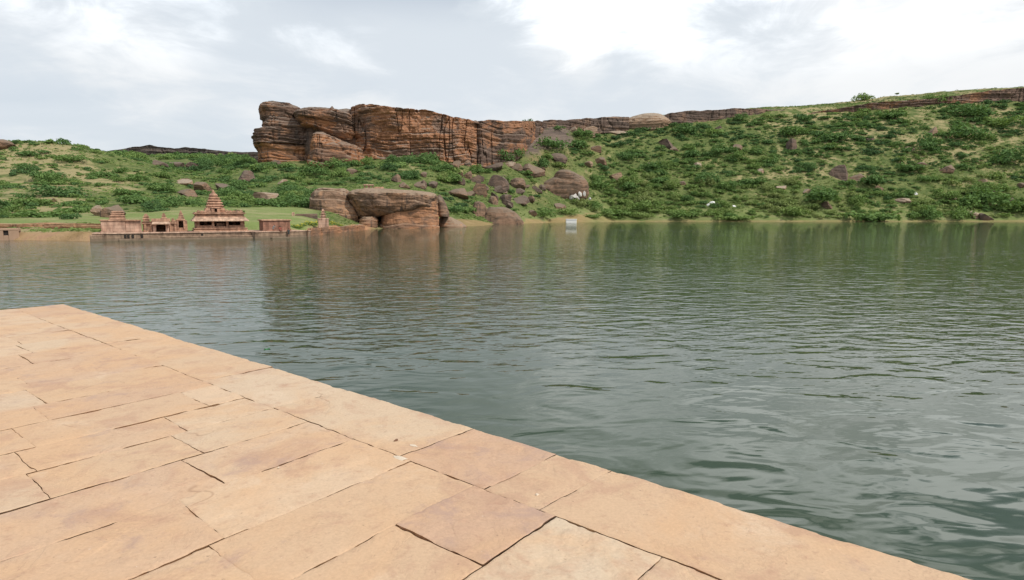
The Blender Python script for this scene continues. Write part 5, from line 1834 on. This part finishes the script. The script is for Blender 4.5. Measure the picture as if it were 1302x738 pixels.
# --- hedge of yellow flowers along the bank
hd = empty('flower_hedge', tuple(P(398, 286, 139)))
tag(hd, 'low green hedge topped with yellow flowers along the bank by the tiny shrine', 'hedge')
n = 1900
u = rg.uniform(0, 1, n)
q0, q1 = P(371, 285.2, 129.5), P(455, 283.5, 170)
hx = q0[None] + (q1 - q0)[None] * u[:, None]
hx[:, 2] = terr(hx[:, 0], hx[:, 1]) + rg.uniform(0, 1, n) * .6
hx[:, :2] += rg.normal(0, .28, (n, 2))


def tufts(c, s):
    n = len(c)
    nn = rg.normal(size=(n, 3))
    t = np.cross(nn, rg.normal(size=(n, 3)))
    t /= np.linalg.norm(t, axis=1)[:, None]
    b = np.cross(nn, t)
    b /= np.linalg.norm(b, axis=1)[:, None]
    return np.stack([c - t * s, c + b * s * .7, c + t * s, c - b * s * .7], 1).reshape(-1, 3)


skip = np.abs(px_of(hx[:, 0], hx[:, 1]) - 411.5) > 8
hx = hx[skip]
o = mesh_obj('foliage', tufts(hx, .17) - np.array(hd.location), quads(len(hx)), M['leaf'], hd, smooth=False)
o['tint'] = .72
top = hx[:380].copy()
top[:, 2] = terr(top[:, 0], top[:, 1]) + rg.uniform(.45, .75, len(top))
o = mesh_obj('blossoms', tufts(top, .13) - np.array(hd.location), quads(len(top)), M['blossom'], hd, smooth=False)
for i in range(10):
    u_ = (i + .5) / 10
    q = q0 + (q1 - q0) * u_
    if abs(px_of(q[0], q[1]) - 411.5) < 8:
        continue
    c, v, r = view_frame(float(px_of(q[0], q[1])), q[1])
    z = float(terr(q[0], q[1])[0])
    o = MB().box(-.07, .07, -.07, .07, -.2, 1.0).build('fence_post', M['post'], None, .015, (q[0] - v[0] * .75, q[1] - v[1] * .75, float(terr(q[0] - v[0] * .75, q[1] - v[1] * .75)[0])), R(20))
    tag(o, 'short pale post in the row standing in front of the flower hedge', 'post', 'pale posts in front of the flower hedge')


# ------------------------------------------------------------------ people on the bathing steps
def person(label, loc, rotz, pose, cloth, scale=1.0):
    """pose: 'sit' on an edge with the shins hanging, 'stand', 'bend'"""
    root = empty('person', loc, rotz)
    tag(root, label, 'person')
    if pose == 'sit':
        J = dict(pelvis=(0, 0, .12), waist=(0, .02, .32), chest=(0, -.02, .52), neck=(0, -.04, .66), head=(0, -.06, .76), crown=(0, -.06, .87),
                 shl=(-.18, -.02, .58), ell=(-.25, -.12, .34), wrl=(-.14, -.34, .24), hal=(-.12, -.41, .22), shr=(.18, -.02, .58), elr=(.26, -.10, .34), wrr=(.15, -.33, .24), har=(.12, -.41, .22),
                 hil=(-.1, -.04, .11), knl=(-.13, -.44, .13), anl=(-.13, -.48, -.28), tol=(-.13, -.62, -.33), hir=(.1, -.04, .11), knr=(.13, -.44, .13), anr=(.13, -.46, -.28), tor=(.13, -.60, -.33))
    else:
        b = .0 if pose == 'stand' else .38
        J = dict(pelvis=(0, 0, .92), waist=(0, -b * .3, 1.12), chest=(0, -b * .85, 1.32 - b * .25), neck=(0, -b * 1.1, 1.47 - b * .4), head=(0, -b * 1.2 - .02, 1.57 - b * .45), crown=(0, -b * 1.3 - .02, 1.69 - b * .5),
                 shl=(-.19, -b * .95, 1.40 - b * .3), ell=(-.26, -b * 1.1 - .03, 1.12 - b * .6), wrl=(-.24, -b * 1.3 - .12, .90 - b * .6), hal=(-.23, -b * 1.35 - .15, .80 - b * .6),
                 shr=(.19, -b * .95, 1.40 - b * .3), elr=(.27, -b * 1.1 - .02, 1.12 - b * .6), wrr=(.25, -b * 1.3 - .10, .90 - b * .6), har=(.24, -b * 1.35 - .13, .80 - b * .6),
                 hil=(-.1, 0, .88), knl=(-.12, -.03, .48), anl=(-.12, .02, .08), tol=(-.13, -.16, .03), hir=(.1, 0, .88), knr=(.13, -.02, .48), anr=(.13, .03, .08), tor=(.14, -.15, .03))
    rad = dict(pelvis=.14, waist=.125, chest=.15, neck=.055, head=.095, crown=.075, shl=.065, ell=.045, wrl=.03, hal=.035, shr=.065, elr=.045, wrr=.03, har=.035, hil=.095, knl=.065, anl=.04, tol=.04, hir=.095, knr=.065, anr=.04, tor=.04)
    E_ = [('pelvis', 'waist'), ('waist', 'chest'), ('chest', 'neck'), ('neck', 'head'), ('head', 'crown'), ('chest', 'shl'), ('shl', 'ell'), ('ell', 'wrl'), ('wrl', 'hal'), ('chest', 'shr'), ('shr', 'elr'), ('elr', 'wrr'), ('wrr', 'har'),
          ('pelvis', 'hil'), ('hil', 'knl'), ('knl', 'anl'), ('anl', 'tol'), ('pelvis', 'hir'), ('hir', 'knr'), ('knr', 'anr'), ('anr', 'tor')]

    def skin(name, keys, edges, radii, mat, rootk):
        me = bpy.data.meshes.new(name)
        idx = {k: i for i, k in enumerate(keys)}
        me.from_pydata([J[k] for k in keys], [(idx[a], idx[b]) for a, b in edges], [])
        o = bpy.data.objects.new(name, me)
        COL.objects.link(o)
        md = o.modifiers.new('skin', 'SKIN')
        md.use_smooth_shade = True
        for i, k in enumerate(keys):
            sv = me.skin_vertices[0].data[i]
            sv.radius = (radii[k], radii[k])
            sv.use_root = (k == rootk)
        o.modifiers.new('subsurf', 'SUBSURF').levels = 1
        me.materials.append(mat)
        o.parent = root
        return o
    ks = list(J)
    skin('body', ks, E_, rad, M['skin'], 'pelvis')
    ck = ['pelvis', 'waist', 'chest', 'shl', 'shr', 'ell', 'elr', 'hil', 'hir', 'knl', 'knr']
    cr = {k: rad[k] * 1.28 + .012 for k in ck}
    skin('clothing', ck, [e for e in E_ if e[0] in ck and e[1] in ck], cr, cloth, 'pelvis')
    hd = Vector(J['head']) * .4 + Vector(J['crown']) * .6
    bm = bmesh.new()
    bmesh.ops.create_uvsphere(bm, u_segments=14, v_segments=10, radius=.112)
    for v in bm.verts:
        v.co = Vector((v.co.x * .9, v.co.y + .025, v.co.z)) + hd
        if v.co.z < hd.z - .02 and v.co.y < hd.y + .02:
            v.co.y = hd.y + .03
    me = bpy.data.meshes.new('hair')
    bm.to_mesh(me)
    bm.free()
    me.materials.append(M['hair'])
    o = bpy.data.objects.new('hair', me)
    COL.objects.link(o)
    o.parent = root
    # face: nose and ears
    hc = Vector(J['head'])
    mb = MB()
    mb.box(hc.x - .014, hc.x + .014, hc.y - .125, hc.y - .08, hc.z - .02, hc.z + .035, .005, .005)
    for sg in (-1, 1):
        mb.box(hc.x + sg * .095 - .012, hc.x + sg * .095 + .012, hc.y - .02, hc.y + .03, hc.z - .02, hc.z + .045)
    mb.build('face', M['skin'], root, .006)
    root.scale = (scale,) * 3
    return root


def on_edge(px, dd, z):
    r_ = ray(px, 292)
    k = r_[0] / r_[1]
    t = (k * e2.location.y - e2.location.x) / (math.cos(YAW2) - k * math.sin(YAW2))
    return (e2.location.x + t * math.cos(YAW2) - dd * math.sin(YAW2) * 1.0, e2.location.y + t * math.sin(YAW2) + dd * math.cos(YAW2), z)


person('person in grey clothes standing on the coping of the bathing steps', on_edge(349.6, .55, ZL), YAW2 + .3, 'bend', M['cloth_grey'], .72)
person('person in a maroon wrap sitting on the edge of the bathing steps', on_edge(356.6, .12, ZL), YAW2, 'sit', M['cloth_red'], 1.0)
person('person in dark clothes standing on the lowest bathing step beside a white bundle', on_edge(365.2, -.38, .16), YAW2 - .2, 'stand', M['cloth_dark'], .88)
q = on_edge(367.8, .35, ZL)
mb = MB().box(-.24, .24, -.18, .18, 0, .42, .1, .08, .04)
o = mb.build('white_bundle', M['white'], None, .06, q, YAW2)
tag(o, 'white bundle on the coping beside the person in dark clothes', 'bundle')

# ------------------------------------------------------------------ small things near the camera
lf = Wt(338.5, 444.5)
bm = bmesh.new()
vs = []
for i in range(18):
    a = i / 18 * 2 * math.pi
    rr = .10 * (1 + .35 * math.cos(a) + .12 * math.sin(3 * a))
    vs.append(bm.verts.new((rr * math.cos(a), rr * .75 * math.sin(a), .015 + .02 * math.cos(2 * a))))
cv = bm.verts.new((.02, 0, .005))
for i in range(18):
    bm.faces.new((vs[i], vs[(i + 1) % 18], cv))
bmesh.ops.solidify(bm, geom=list(bm.faces), thickness=.006)
me = bpy.data.meshes.new('floating_leaf')
bm.to_mesh(me)
bm.free()
me.materials.append(M['leaf_green'])
o = bpy.data.objects.new('floating_leaf', me)
COL.objects.link(o)
o.location = (lf[0], lf[1], .004)
o.rotation_euler = (0, 0, .5)
tag(o, 'bright green leaf floating alone on the lake near the pavement edge', 'leaf')


def chip(name, px, py, sx, sy, sz_, mat, label, rot, seed):
    v, f = boulder_mesh(seed, 10)
    q = np.stack([v[:, 0] * sx, v[:, 1] * sy, v[:, 2] * sz_], 1)
    o = mesh_obj(name, q, f, mat, None)
    w = Wt(px, py, FLOOR)
    o.location = (w[0], w[1], FLOOR - .002)
    o.rotation_euler = (0, 0, rot)
    tag(o, label, cat='stone')


chip('pebble', 503, 561, .035, .024, .018, M['pebble'], 'small dark brown pebble lying on the pavement edging stones', .4, 3)
chip('stone_chip', 526, 567, .065, .02, .008, M['chip'], 'pale flat sliver of stone beside the small dark pebble', -.4, 4)
chip('stone_chip', 683, 630, .022, .016, .012, M['chip'], 'tiny pale stone chip by the corner of the second narrow edging slab', .8, 5)
chip('stone_chip', 354, 595, .012, .010, .007, M['chip'], 'tiny pale grain of stone in the middle of the pavement', .1, 6)
chip('stone_chip', 508, 583.5, .12, .045, .012, M['chip'], 'pale wedge of stone set in the joint behind the edging slabs', -.55, 8)
